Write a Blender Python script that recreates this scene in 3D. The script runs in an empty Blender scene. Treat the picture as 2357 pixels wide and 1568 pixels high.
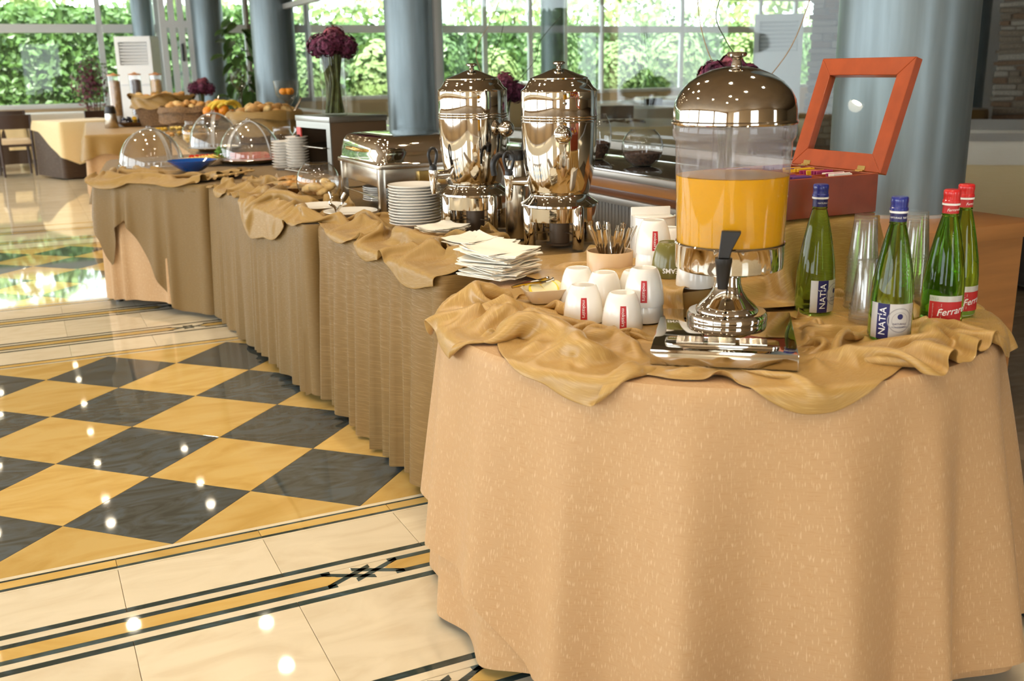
import bpy, bmesh, math, random
import numpy as np
from mathutils import Vector, Matrix
from math import sin, cos, pi, radians, tan, atan2, sqrt

SC = bpy.context.scene
COL = SC.collection
RND = random.Random(7)
PW, PH, FPX = 2357, 1568, 2318.98

# ------------------------------------------------------------------ camera
CAM = np.array([-0.2509, -2.8508, 1.3181])
_pit, _rol, _yaw = radians(15.064), radians(-0.9594), radians(25.431)
_Fw = np.array([sin(_yaw) * cos(_pit), cos(_yaw) * cos(_pit), -sin(_pit)])
_R0 = np.array([cos(_yaw), -sin(_yaw), 0.0])
_U0 = np.cross(_R0, _Fw)
_Rt = _R0 * cos(_rol) + _U0 * sin(_rol)
_Up = -_R0 * sin(_rol) + _U0 * cos(_rol)
cd = bpy.data.cameras.new('camera')
cam = bpy.data.objects.new('camera', cd)
COL.objects.link(cam)
cam.matrix_world = Matrix(((_Rt[0], _Up[0], -_Fw[0], CAM[0]), (_Rt[1], _Up[1], -_Fw[1], CAM[1]),
                           (_Rt[2], _Up[2], -_Fw[2], CAM[2]), (0, 0, 0, 1)))
cd.sensor_width = 36.0
cd.lens = FPX / PW * 36.0
cd.clip_start, cd.clip_end = 0.05, 200
cd.dof.use_dof = True
cd.dof.focus_distance = 2.8
cd.dof.aperture_fstop = 4.8
SC.camera = cam
SC.cycles.transparent_max_bounces = 40
SC.cycles.max_bounces, SC.cycles.diffuse_bounces, SC.cycles.glossy_bounces, SC.cycles.transmission_bounces = 9, 4, 4, 8
SC.cycles.caustics_reflective = False
SC.cycles.adaptive_threshold = 0.02

# ------------------------------------------------------------------ light, exposure
SC.view_settings.view_transform = 'Standard'
SC.view_settings.look = 'None'
SC.view_settings.gamma = 1.0
SC.view_settings.use_curve_mapping = False
SC.view_settings.exposure = 0.28
wd = bpy.data.worlds.new('sky')
SC.world = wd
wd.use_nodes = True
wd.node_tree.nodes['Background'].inputs[0].default_value = (0.86, 0.95, 1.0, 1)
wd.node_tree.nodes['Background'].inputs[1].default_value = 6.0
sd = bpy.data.lights.new('sun_offscreen', 'SUN')
sd.energy, sd.angle, sd.color = 9.0, 0.02, (1.0, 0.95, 0.85)
sun = bpy.data.objects.new('sun_offscreen', sd)
COL.objects.link(sun)
sun.rotation_euler = (radians(38), 0, radians(-20))
sun.location = (-5.3, -14.5, 19.7)
LAMP_W = 25.5
LAMP_COL = (1.0, 0.85, 0.63)

# ------------------------------------------------------------------ pixel helpers (pixel -> point on a real surface)
def ray(u, v):
    return _Fw + _Rt * (u - PW / 2) / FPX - _Up * (v - PH / 2) / FPX
def at(u, v, z):
    d = ray(u, v)
    return CAM + (z - CAM[2]) / d[2] * d
def onx(u, v, x):
    d = ray(u, v)
    return CAM + (x - CAM[0]) / d[0] * d
def ony(u, v, y):
    d = ray(u, v)
    return CAM + (y - CAM[1]) / d[1] * d

# ------------------------------------------------------------------ materials
MATS = {}
def _mat(name):
    m = bpy.data.materials.new(name)
    m.use_nodes = True
    nt = m.node_tree
    return m, nt, nt.nodes['Principled BSDF'], nt.nodes['Material Output']
def mat(name, col, rough=0.5, metal=0.0, spec=0.5, var=0.0, scale=8.0, bump=0.0, bscale=60.0, emit=0.0, coat=0.0,
        trans=0.0, ior=1.45, sub=0.0, sheen=0.0, col2=None, stretch=None, space='Object', rvar=0.0):
    m, nt, b, out = _mat(name)
    N, L = nt.nodes, nt.links
    b.inputs['Base Color'].default_value = (*col, 1)
    b.inputs['Roughness'].default_value = rough
    b.inputs['Metallic'].default_value = metal
    b.inputs['Specular IOR Level'].default_value = spec
    b.inputs['IOR'].default_value = ior
    b.inputs['Coat Weight'].default_value = coat
    b.inputs['Coat Roughness'].default_value = 0.05
    b.inputs['Transmission Weight'].default_value = trans
    b.inputs['Sheen Weight'].default_value = sheen
    if sub:
        b.inputs['Subsurface Weight'].default_value = sub
        b.inputs['Subsurface Radius'].default_value = (0.02, 0.012, 0.006)
    if emit:
        b.inputs['Emission Color'].default_value = (*col, 1)
        b.inputs['Emission Strength'].default_value = emit
    if var or bump or rvar:
        tc = N.new('ShaderNodeTexCoord')
        mp = N.new('ShaderNodeMapping')
        L.new(tc.outputs[space], mp.inputs[0])
        if stretch: mp.inputs['Scale'].default_value = stretch
    if var:
        nz = N.new('ShaderNodeTexNoise')
        nz.inputs['Scale'].default_value = scale
        nz.inputs['Detail'].default_value = 5
        L.new(mp.outputs[0], nz.inputs['Vector'])
        cr = N.new('ShaderNodeValToRGB')
        c2 = col2 or tuple(max(0, c * (1 - var)) for c in col)
        c1 = col if col2 else tuple(min(1, c * (1 + var * 0.5)) for c in col)
        cr.color_ramp.elements[0].position, cr.color_ramp.elements[1].position = 0.36, 0.64
        cr.color_ramp.elements[0].color = (*c2, 1)
        cr.color_ramp.elements[1].color = (*c1, 1)
        L.new(nz.outputs['Fac'], cr.inputs[0])
        L.new(cr.outputs[0], b.inputs['Base Color'])
    if bump:
        nb = N.new('ShaderNodeTexNoise')
        nb.inputs['Scale'].default_value = bscale
        nb.inputs['Detail'].default_value = 3
        L.new(mp.outputs[0], nb.inputs['Vector'])
        bp = N.new('ShaderNodeBump')
        bp.inputs['Strength'].default_value = bump
        bp.inputs['Distance'].default_value = 0.01
        L.new(nb.outputs['Fac'], bp.inputs['Height'])
        L.new(bp.outputs[0], b.inputs['Normal'])
    MATS[name] = m
    return m

def marble(name, c1, c2, c3, rough=0.035, scale=3.0, dist=2.5, rand=0.12):
    """polished stone: two-tone clouds and veins, shifted for every tile by the object's random number"""
    m, nt, b, out = _mat(name)
    N, L = nt.nodes, nt.links
    tc, oi = N.new('ShaderNodeTexCoord'), N.new('ShaderNodeObjectInfo')
    ad = N.new('ShaderNodeVectorMath'); ad.operation = 'MULTIPLY_ADD'
    ad.inputs[1].default_value = (1.0, 2.2, 1.0)
    sc = N.new('ShaderNodeVectorMath'); sc.operation = 'SCALE'
    sc.inputs[0].default_value = (37.0, 19.0, 11.0)
    L.new(oi.outputs['Random'], sc.inputs['Scale'])
    L.new(tc.outputs['Object'], ad.inputs[0]); L.new(sc.outputs[0], ad.inputs[2])
    nz = N.new('ShaderNodeTexNoise')
    nz.inputs['Scale'].default_value, nz.inputs['Detail'].default_value = scale, 7
    nz.inputs['Distortion'].default_value = dist
    L.new(ad.outputs[0], nz.inputs['Vector'])
    cr = N.new('ShaderNodeValToRGB')
    e = cr.color_ramp.elements
    e[0].position, e[0].color = 0.33, (*c2, 1)
    e[1].position, e[1].color = 0.62, (*c1, 1)
    k = e.new(0.49); k.color = (*c3, 1)
    L.new(nz.outputs['Fac'], cr.inputs[0])
    hv = N.new('ShaderNodeHueSaturation')
    mr = N.new('ShaderNodeMapRange')
    mr.inputs['To Min'].default_value, mr.inputs['To Max'].default_value = 1 - rand, 1 + rand
    L.new(oi.outputs['Random'], mr.inputs[0])
    L.new(mr.outputs[0], hv.inputs['Value']); L.new(cr.outputs[0], hv.inputs['Color'])
    L.new(hv.outputs[0], b.inputs['Base Color'])
    b.inputs['Roughness'].default_value = rough
    b.inputs['Specular IOR Level'].default_value = 0.55
    MATS[name] = m
    return m

def fabric(name, base, streak, rough=0.6, sheen=0.3, a=(9, 260), thr=(0.5, 0.72), amt=0.5, streak2=None, b2=(190, 24), thr2=(0.66, 0.72), weave=0.12, spec=0.35):
    """woven cloth: thread streaks laid out in the cloth's own UV (metres)"""
    m, nt, b, out = _mat(name)
    N, L = nt.nodes, nt.links
    tc = N.new('ShaderNodeTexCoord')
    def nz(s, t, det=2):
        mp = N.new('ShaderNodeMapping'); mp.inputs['Scale'].default_value = (s[0], s[1], 1)
        L.new(tc.outputs['UV'], mp.inputs[0])
        n = N.new('ShaderNodeTexNoise'); n.noise_dimensions = '2D'
        n.inputs['Scale'].default_value, n.inputs['Detail'].default_value = 1.0, det
        L.new(mp.outputs[0], n.inputs['Vector'])
        r = N.new('ShaderNodeMapRange'); r.inputs['From Min'].default_value, r.inputs['From Max'].default_value = t
        L.new(n.outputs['Fac'], r.inputs[0])
        return r.outputs[0]
    mx = N.new('ShaderNodeMix'); mx.data_type = 'RGBA'
    mx.inputs['A'].default_value, mx.inputs['B'].default_value = (*base, 1), (*streak, 1)
    f = nz(a, thr)
    ml = N.new('ShaderNodeMath'); ml.operation = 'MULTIPLY'; ml.inputs[1].default_value = amt
    L.new(f, ml.inputs[0]); L.new(ml.outputs[0], mx.inputs['Factor'])
    colo = mx.outputs['Result']
    rg = N.new('ShaderNodeMapRange'); rg.inputs['To Min'].default_value, rg.inputs['To Max'].default_value = rough, rough * 0.6
    L.new(f, rg.inputs[0])
    if streak2:
        f2 = nz(b2, thr2, 1)
        m2 = N.new('ShaderNodeMix'); m2.data_type = 'RGBA'
        m2.inputs['B'].default_value = (*streak2, 1)
        L.new(f2, m2.inputs['Factor']); L.new(colo, m2.inputs['A'])
        colo = m2.outputs['Result']
    L.new(colo, b.inputs['Base Color'])
    L.new(rg.outputs[0], b.inputs['Roughness'])
    b.inputs['Sheen Weight'].default_value = sheen
    b.inputs['Sheen Roughness'].default_value = 0.4
    b.inputs['Specular IOR Level'].default_value = spec
    if weave:
        bp = N.new('ShaderNodeBump'); bp.inputs['Strength'].default_value = weave; bp.inputs['Distance'].default_value = 0.002
        L.new(f, bp.inputs['Height']); L.new(bp.outputs[0], b.inputs['Normal'])
    MATS[name] = m
    return m

def thinglass(name, tint=(1, 1, 1), refl=1.0, haze=0.0, hazecol=(1, 1, 1), rough=0.0, ior=1.45):
    """thin clear shell: see-through with a Fresnel mirror; haze adds a milky film"""
    m, nt, b, out = _mat(name)
    N, L = nt.nodes, nt.links
    N.remove(b)
    tr, gl, fr = N.new('ShaderNodeBsdfTransparent'), N.new('ShaderNodeBsdfGlossy'), N.new('ShaderNodeFresnel')
    tr.inputs[0].default_value = (*tint, 1)
    gl.inputs['Roughness'].default_value = rough
    ge, iv = N.new('ShaderNodeNewGeometry'), N.new('ShaderNodeMapRange')
    iv.inputs['To Min'].default_value, iv.inputs['To Max'].default_value = ior, 1.0 / ior
    L.new(ge.outputs['Backfacing'], iv.inputs[0]); L.new(iv.outputs[0], fr.inputs[0])
    mul = N.new('ShaderNodeMath'); mul.operation = 'MULTIPLY'; mul.inputs[1].default_value = refl; mul.use_clamp = True
    L.new(fr.outputs[0], mul.inputs[0])
    src = tr.outputs[0]
    if haze:
        df, mh = N.new('ShaderNodeBsdfDiffuse'), N.new('ShaderNodeMixShader')
        df.inputs[0].default_value = (*hazecol, 1)
        mh.inputs[0].default_value = haze
        L.new(tr.outputs[0], mh.inputs[1]); L.new(df.outputs[0], mh.inputs[2])
        src = mh.outputs[0]
    mx = N.new('ShaderNodeMixShader')
    L.new(mul.outputs[0], mx.inputs[0]); L.new(src, mx.inputs[1]); L.new(gl.outputs[0], mx.inputs[2])
    L.new(mx.outputs[0], out.inputs['Surface'])
    MATS[name] = m
    return m

# stone floor
marble('cream_marble', (0.80, 0.71, 0.53), (0.72, 0.62, 0.44), (0.77, 0.68, 0.50), rand=0.05)
marble('yellow_marble', (0.69, 0.48, 0.17), (0.60, 0.385, 0.11), (0.66, 0.44, 0.14), scale=2.2, rand=0.10)
marble('slate_marble', (0.085, 0.105, 0.115), (0.055, 0.060, 0.050), (0.075, 0.083, 0.078), scale=3.4, dist=4, rand=0.2)
marble('strip_marble', (0.060, 0.095, 0.105), (0.030, 0.050, 0.045), (0.045, 0.065, 0.060), scale=6, rand=0.25)
marble('brown_tile', (0.23, 0.18, 0.13), (0.17, 0.13, 0.09), (0.20, 0.155, 0.11), rough=0.25, rand=0.12)
mat('grout', (0.20, 0.13, 0.06), 0.7)
# cloths
fabric('pink_cloth', (0.52, 0.325, 0.160), (0.46, 0.26, 0.105), rough=0.62, sheen=0.06, a=(38, 330), thr=(0.55, 0.7), amt=0.45,
       streak2=(0.66, 0.46, 0.27), b2=(480, 50), thr2=(0.65, 0.76), weave=0.05)
fabric('olive_cloth', (0.215, 0.126, 0.036), (0.31, 0.19, 0.064), rough=0.6, sheen=0.06, a=(14, 300), amt=0.6)
fabric('olive_plain', (0.21, 0.130, 0.043), (0.245, 0.155, 0.055), rough=0.65, sheen=0.06, a=(60, 300), amt=0.4)
fabric('gold_cloth', (0.42, 0.25, 0.072), (0.64, 0.44, 0.18), rough=0.38, sheen=0.05, a=(24, 760), thr=(0.55, 0.70), amt=0.75, spec=0.5)
fabric('ochre_cloth', (0.33, 0.20, 0.058), (0.42, 0.265, 0.095), rough=0.5, sheen=0.06, a=(20, 320), amt=0.4)
fabric('cream_cloth', (0.78, 0.62, 0.34), (0.82, 0.68, 0.42), rough=0.7, sheen=0.2)
fabric('white_cloth', (0.80, 0.74, 0.62), (0.85, 0.80, 0.70), rough=0.7, sheen=0.2)
fabric('brown_cloth', (0.055, 0.032, 0.018), (0.075, 0.045, 0.026), rough=0.7, sheen=0.2)
# metals
mat('steel', (0.66, 0.62, 0.55), 0.045, 1.0)
mat('steel_soft', (0.58, 0.53, 0.45), 0.22, 1.0)
mat('steel_brushed', (0.34, 0.34, 0.31), 0.34, 1.0, var=0.10, scale=4, stretch=(1, 1, 60))
mat('alu', (0.50, 0.47, 0.42), 0.4, 0.7)
mat('column_paint', (0.19, 0.235, 0.25), 0.36, 0.45, var=0.10, scale=5, stretch=(6, 6, 0.6))
mat('brass', (0.75, 0.55, 0.20), 0.25, 1.0)
mat('black_plastic', (0.012, 0.010, 0.009), 0.35)
mat('dark_metal', (0.05, 0.045, 0.04), 0.4, 0.5)
# glass
thinglass('acrylic_edge_glint', (0.92, 0.92, 0.92), 2.0, haze=0.35, hazecol=(0.95, 0.94, 0.92))  # frosted dome edges; the pale haze also paints their bright highlights in
thinglass('clear_glass', (0.97, 0.985, 0.975), 1.0)
thinglass('pane_glass', (0.95, 0.975, 0.96), 0.5)
thinglass('bowl_glass', (0.96, 0.97, 0.965), 2.6, haze=0.02)
thinglass('acrylic', (0.95, 0.95, 0.94), 2.6, haze=0.05, hazecol=(0.9, 0.88, 0.84))
thinglass('juice_jar', (0.92, 0.90, 0.90), 1.0, haze=0.012, hazecol=(0.78, 0.70, 0.70), rough=0.03)
thinglass('misted_glass', (0.90, 0.88, 0.88), 1.0, haze=0.17, hazecol=(0.74, 0.66, 0.66), rough=0.05)
thinglass('cup_plastic', (0.965, 0.96, 0.95), 1.4, haze=0.06, hazecol=(0.9, 0.86, 0.8))
mat('bottle_green', (0.42, 0.76, 0.20), 0.03, trans=1.0, ior=1.36)
mat('bottle_bright', (0.42, 0.88, 0.12), 0.02, trans=1.0, ior=1.36)
mat('blue_glass', (0.0, 0.10, 0.48), 0.06, trans=0.25, coat=1.0, spec=0.6)
# other
mat('juice', (0.74, 0.375, 0.0), 0.4, spec=0.1)
mat('porcelain', (0.86, 0.83, 0.77), 0.12, spec=0.6)
mat('cream_ceramic', (0.78, 0.66, 0.47), 0.2)
mat('beige_ceramic', (0.70, 0.48, 0.27), 0.3)
mat('olive_glaze', (0.16, 0.14, 0.035), 0.16)
mat('paper', (0.88, 0.85, 0.76), 0.9)
mat('paper_fold', (0.80, 0.74, 0.60), 0.9)
mat('red_label', (0.50, 0.02, 0.02), 0.4)
mat('red_cap', (0.62, 0.02, 0.02), 0.3, coat=0.4)
mat('blue_cap', (0.02, 0.03, 0.22), 0.28, coat=0.4)
mat('navy_label', (0.018, 0.016, 0.10), 0.4)
mat('silver_label', (0.62, 0.60, 0.56), 0.4, 0.35)
mat('grey_print', (0.36, 0.34, 0.33), 0.5)
mat('white_print', (0.88, 0.87, 0.84), 0.5)
mat('red_wood', (0.36, 0.065, 0.016), 0.32, coat=0.25, var=0.12, scale=3, stretch=(1, 6, 6))
mat('red_wood_deep', (0.24, 0.042, 0.014), 0.35, coat=0.2, var=0.12, scale=3, stretch=(6, 1, 6))
mat('oak', (0.52, 0.235, 0.075), 0.35, coat=0.2, var=0.10, scale=3, stretch=(1, 1, 12))
mat('oak_dark', (0.30, 0.105, 0.03), 0.35, coat=0.2, var=0.10, scale=3, stretch=(12, 1, 12))
mat('black_gloss', (0.03, 0.027, 0.024), 0.05, spec=0.9, ior=2.4, coat=1.0)
mat('grille', (0.30, 0.28, 0.24), 0.45, 0.4)
mat('dark_wood', (0.045, 0.022, 0.014), 0.4, coat=0.2)
mat('seat_cream', (0.75, 0.60, 0.40), 0.7)
mat('plaster', (0.80, 0.77, 0.72), 0.8)
mat('wall_warm', (0.46, 0.33, 0.20), 0.8)
mat('ceiling_warm', (0.27, 0.19, 0.115), 0.7, var=0.1, scale=1)
mat('white_metal', (0.84, 0.85, 0.85), 0.35)
mat('frame_white', (0.72, 0.73, 0.73), 0.4)
mat('frame_brown', (0.22, 0.17, 0.13), 0.5)
mat('dark_slot', (0.10, 0.10, 0.10), 0.6)
mat('lamp_lens', (1.0, 0.86, 0.62), 0.5, emit=60.0)
mat('stone_a', (0.33, 0.26, 0.19), 0.85, var=0.35, scale=14, bump=0.5)
mat('stone_b', (0.47, 0.41, 0.33), 0.85, var=0.3, scale=14, bump=0.5)
mat('stone_c', (0.30, 0.19, 0.12), 0.85, var=0.35, scale=14, bump=0.5)
mat('mortar', (0.27, 0.22, 0.17), 0.95)
mat('ivy_leaf', (0.085, 0.165, 0.04), 0.35, var=0.35, scale=3)
mat('bush_leaf', (0.20, 0.30, 0.11), 0.5, var=0.3, scale=2)
mat('light_leaf', (0.30, 0.40, 0.14), 0.5, var=0.3, scale=2)
mat('purple_leaf', (0.22, 0.06, 0.09), 0.5, var=0.5, scale=9)
mat('soil', (0.10, 0.07, 0.04), 0.95, var=0.4, scale=4)
mat('bark', (0.12, 0.07, 0.04), 0.9)
mat('terracotta', (0.50, 0.26, 0.17), 0.8)
mat('petal_plum', (0.150, 0.030, 0.075), 0.7, var=0.75, scale=40)
mat('petal_rose', (0.30, 0.075, 0.11), 0.7, var=0.5, scale=40)
mat('stem_green', (0.085, 0.10, 0.025), 0.6, var=0.4, scale=30)
mat('twig', (0.38, 0.25, 0.13), 0.6)
mat('twig_dark', (0.05, 0.06, 0.035), 0.6)
mat('bread', (0.62, 0.33, 0.10), 0.6, var=0.35, scale=18, bump=0.3)
mat('bread_pale', (0.74, 0.50, 0.20), 0.6, var=0.3, scale=18, bump=0.3)
mat('wicker', (0.20, 0.11, 0.045), 0.7, var=0.4, scale=60)
mat('salami', (0.66, 0.20, 0.16), 0.4, var=0.3, scale=90)
mat('ham', (0.72, 0.33, 0.25), 0.4, var=0.25, scale=50)
mat('cheese', (0.82, 0.60, 0.15), 0.45)
mat('tomato', (0.60, 0.035, 0.015), 0.3)
mat('parsley', (0.10, 0.24, 0.02), 0.6, var=0.5, scale=50)
mat('orange_peel', (0.80, 0.27, 0.015), 0.35, bump=0.2, bscale=200)
mat('banana_peel', (0.80, 0.56, 0.06), 0.45, var=0.2, scale=20)
mat('lemon', (0.86, 0.62, 0.05), 0.35)
mat('lemon_pith', (0.88, 0.80, 0.50), 0.5)
mat('flakes', (0.50, 0.28, 0.09), 0.8, var=0.6, scale=90, bump=0.8, bscale=90)
mat('choc', (0.10, 0.045, 0.025), 0.7, var=0.6, scale=90, bump=0.8, bscale=90)
mat('corn', (0.78, 0.45, 0.08), 0.8, var=0.5, scale=90, bump=0.8, bscale=90)
mat('foil_dark', (0.03, 0.03, 0.05), 0.25, 0.3)
mat('foil_yellow', (0.70, 0.42, 0.02), 0.3)
mat('foil_red', (0.50, 0.03, 0.03), 0.3)
mat('foil_purple', (0.10, 0.03, 0.16), 0.4)
mat('foil_magenta', (0.30, 0.02, 0.10), 0.4)
mat('foil_white', (0.80, 0.78, 0.72), 0.4)
mat('toaster_side', (0.13, 0.085, 0.05), 0.4, 0.2)
mat('toaster_red', (0.55, 0.06, 0.05), 0.4)
mat('velvet_dark', (0.02, 0.012, 0.010), 0.8, sheen=0.2)
# ------------------------------------------------------------------ geometry helpers: a shape is (vertices, faces)
def merge(*ms):
    V, F = [], []
    for v, f in ms:
        o = len(V)
        V += [tuple(p) for p in v]
        F += [tuple(i + o for i in q) for q in f]
    return V, F
def xf(m, loc=(0, 0, 0), rot=(0, 0, 0), sc=(1, 1, 1)):
    from mathutils import Euler
    if isinstance(sc, (int, float)): sc = (sc, sc, sc)
    M = Matrix.Translation(loc) @ Euler(rot).to_matrix().to_4x4() @ Matrix.Diagonal((*sc, 1))
    return [tuple(M @ Vector(p)) for p in m[0]], m[1]
def box(x0, x1, y0, y1, z0, z1):
    V = [(x0, y0, z0), (x1, y0, z0), (x1, y1, z0), (x0, y1, z0), (x0, y0, z1), (x1, y0, z1), (x1, y1, z1), (x0, y1, z1)]
    return V, [(3, 2, 1, 0), (4, 5, 6, 7), (0, 1, 5, 4), (1, 2, 6, 5), (2, 3, 7, 6), (3, 0, 4, 7)]
def bevel(m, off, seg=2):
    bm = bmesh.new()
    vs = [bm.verts.new(p) for p in m[0]]
    for f in m[1]: bm.faces.new([vs[i] for i in f])
    bm.normal_update()
    bmesh.ops.bevel(bm, geom=[e for e in bm.edges if e.is_manifold and e.calc_face_angle(0) > 0.5], offset=off, segments=seg, affect='EDGES', profile=0.6, clamp_overlap=True)
    bm.verts.index_update()
    r = [tuple(v.co) for v in bm.verts], [tuple(v.index for v in f.verts) for f in bm.faces]
    bm.free()
    return r
def bbox(x0, x1, y0, y1, z0, z1, b=0.005, seg=2):
    return bevel(box(x0, x1, y0, y1, z0, z1), b, seg)
def prism(poly, z0, z1):
    n = len(poly)
    V = [(x, y, z0) for x, y in poly] + [(x, y, z1) for x, y in poly]
    F = [tuple(range(n - 1, -1, -1)), tuple(range(n, 2 * n))]
    F += [(i, (i + 1) % n, (i + 1) % n + n, i + n) for i in range(n)]
    return V, F
def rrect(w, d, r, n=5, cx=0, cy=0):
    P = []
    for k, (sx, sy) in enumerate(((1, 1), (-1, 1), (-1, -1), (1, -1))):
        for i in range(n + 1):
            a = pi / 2 * (k + i / n)
            P.append((cx + sx * (w / 2 - r) + r * cos(a), cy + sy * (d / 2 - r) + r * sin(a)))
    return P
def lathe(prof, n=40, sx=1, sy=1):
    V, F, rows = [], [], []
    for r, z in prof:
        if abs(r) < 1e-6:
            rows.append([len(V)]); V.append((0, 0, z))
        else:
            rows.append(list(range(len(V), len(V) + n)))
            V += [(r * sx * cos(2 * pi * i / n), r * sy * sin(2 * pi * i / n), z) for i in range(n)]
    for a, b in zip(rows, rows[1:]):
        if len(a) == 1 and len(b) == 1: continue
        for i in range(n):
            j = (i + 1) % n
            if len(a) == 1: F.append((a[0], b[j], b[i]))
            elif len(b) == 1: F.append((a[i], a[j], b[0]))
            else: F.append((a[i], a[j], b[j], b[i]))
    return V, F
def smoothpath(P, k=6):
    P = [np.array(p, float) for p in P]
    out = []
    for i in range(len(P) - 1):
        p0, p1, p2, p3 = P[max(i - 1, 0)], P[i], P[i + 1], P[min(i + 2, len(P) - 1)]
        for j in range(k):
            t = j / k
            out.append(0.5 * ((2 * p1) + (-p0 + p2) * t + (2 * p0 - 5 * p1 + 4 * p2 - p3) * t * t + (-p0 + 3 * p1 - 3 * p2 + p3) * t ** 3))
    out.append(P[-1])
    return out
def tube(P, r, n=8, closed=False):
    P = [Vector(p) for p in P]
    R = r if isinstance(r, (list, tuple)) else [r] * len(P)
    V, F = [], []
    up = Vector((0, 0, 1))
    m = len(P)
    for i, p in enumerate(P):
        if closed: t = (P[(i + 1) % m] - P[i - 1])
        else: t = P[min(i + 1, m - 1)] - P[max(i - 1, 0)]
        t.normalize()
        if i == 0:
            up = Vector((0, 0, 1)) if abs(t.z) < 0.9 else Vector((1, 0, 0))
        a = (up - t * up.dot(t)).normalized()
        up = a
        b = t.cross(a)
        for k in range(n):
            w = 2 * pi * k / n
            V.append(tuple(p + (a * cos(w) + b * sin(w)) * R[i]))
    for i in range(m if closed else m - 1):
        j = (i + 1) % m
        for k in range(n):
            l = (k + 1) % n
            F.append((i * n + k, j * n + k, j * n + l, i * n + l))
    if not closed:
        F += [tuple(range(n)), tuple(range((m - 1) * n + n - 1, (m - 1) * n - 1, -1))]
    return V, F
def cyl(x, y, z0, z1, r, n=20):
    return xf(lathe([(0, 0), (r, 0), (r, z1 - z0), (0, z1 - z0)], n), (x, y, z0))
def ball(r, n=16, k=10, sx=1, sy=1, sz=1):
    return lathe([(r * sin(pi * i / k), -r * sz * cos(pi * i / k)) for i in range(k + 1)], n, sx, sy)
def gridm(P):
    nu, nv = P.shape[:2]
    F = [(i * nv + j, (i + 1) * nv + j, (i + 1) * nv + j + 1, i * nv + j + 1) for i in range(nu - 1) for j in range(nv - 1)]
    return [tuple(p) for p in P.reshape(-1, 3)], F

def mesh(name, m, ma, parent=None, loc=None, smooth=True, ang=38, uv=None):
    me = bpy.data.meshes.new(name)
    me.from_pydata(m[0], [], m[1])
    me.update()
    bm = bmesh.new(); bm.from_mesh(me)
    bmesh.ops.recalc_face_normals(bm, faces=bm.faces)
    bm.to_mesh(me); bm.free()
    if smooth:
        me.shade_smooth()
        me.set_sharp_from_angle(angle=radians(ang))
    if uv is not None:
        ul = me.uv_layers.new(name='uv')
        idx = np.empty(len(me.loops), int); me.loops.foreach_get('vertex_index', idx)
        ul.data.foreach_set('uv', np.asarray(uv, float)[idx].ravel())
    me.materials.append(MATS[ma] if isinstance(ma, str) else ma)
    o = bpy.data.objects.new(name, me)
    COL.objects.link(o)
    if parent is not None: o.parent = parent
    if loc is not None: o.location = loc
    return o
def tag(o, label, cat, group=None, kind=None):
    o['label'], o['category'] = label, cat
    if group: o['group'] = group
    if kind: o['kind'] = kind
    return o
def thing(name, label, cat, loc=(0, 0, 0), rotz=0.0, group=None):
    o = bpy.data.objects.new(name, None)
    COL.objects.link(o)
    o.empty_display_size = 0.05
    o.location = tuple(loc); o.rotation_euler = (0, 0, rotz)
    return tag(o, label, cat, group)
def struct(name, m, ma, parent=None, smooth=False, label=None):
    o = mesh(name, m, ma, parent, smooth=smooth)
    if parent is None: o['kind'] = 'structure'
    if label: o['label'] = label
    return o
def dup(root, loc, rotz=None, label=None, group=None):
    r = root.copy(); COL.objects.link(r)
    r.location = tuple(loc)
    if rotz is not None: r.rotation_euler = (0, 0, rotz)
    if label: r['label'] = label
    if group: r['group'] = group
    for ch in list(root.children):
        c = ch.copy(); COL.objects.link(c); c.parent = r
        for g in list(ch.children):
            d = g.copy(); COL.objects.link(d); d.parent = c
    return r
def text_shape(txt, size, shear=0.0, bold=0.0):
    c = bpy.data.curves.new('lettering', 'FONT')
    c.body, c.size, c.shear, c.offset = txt, size, shear, bold
    c.align_x, c.align_y = 'CENTER', 'CENTER'
    c.resolution_u = 3
    o = bpy.data.objects.new('lettering', c); COL.objects.link(o)
    dg = bpy.context.evaluated_depsgraph_get()
    me = o.evaluated_get(dg).to_mesh()
    r = [tuple(v.co) for v in me.vertices], [tuple(p.vertices) for p in me.polygons]
    bpy.data.objects.remove(o); bpy.data.curves.remove(c)
    return r
def wrap(m, rad, a0, z0, turn=0.0):
    """lay a flat shape (x right, y up) on an upright surface of revolution; rad(z) is its radius"""
    V = []
    for x, y, _ in m[0]:
        xx, yy = x * cos(turn) - y * sin(turn), x * sin(turn) + y * cos(turn)
        z = z0 + yy
        r = rad(z)
        a = a0 + xx / rad(z0)
        V.append((r * cos(a), r * sin(a), z))
    return V, m[1]
def patch(rad, a0, a1, z0, z1, nu=14, nv=5, off=0.0006):
    """label: a piece of the surface of revolution"""
    P = np.zeros((nu, nv, 3))
    for i in range(nu):
        for j in range(nv):
            a, z = a0 + (a1 - a0) * i / (nu - 1), z0 + (z1 - z0) * j / (nv - 1)
            r = rad(z) + off
            P[i, j] = (r * cos(a), r * sin(a), z)
    return gridm(P)

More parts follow.
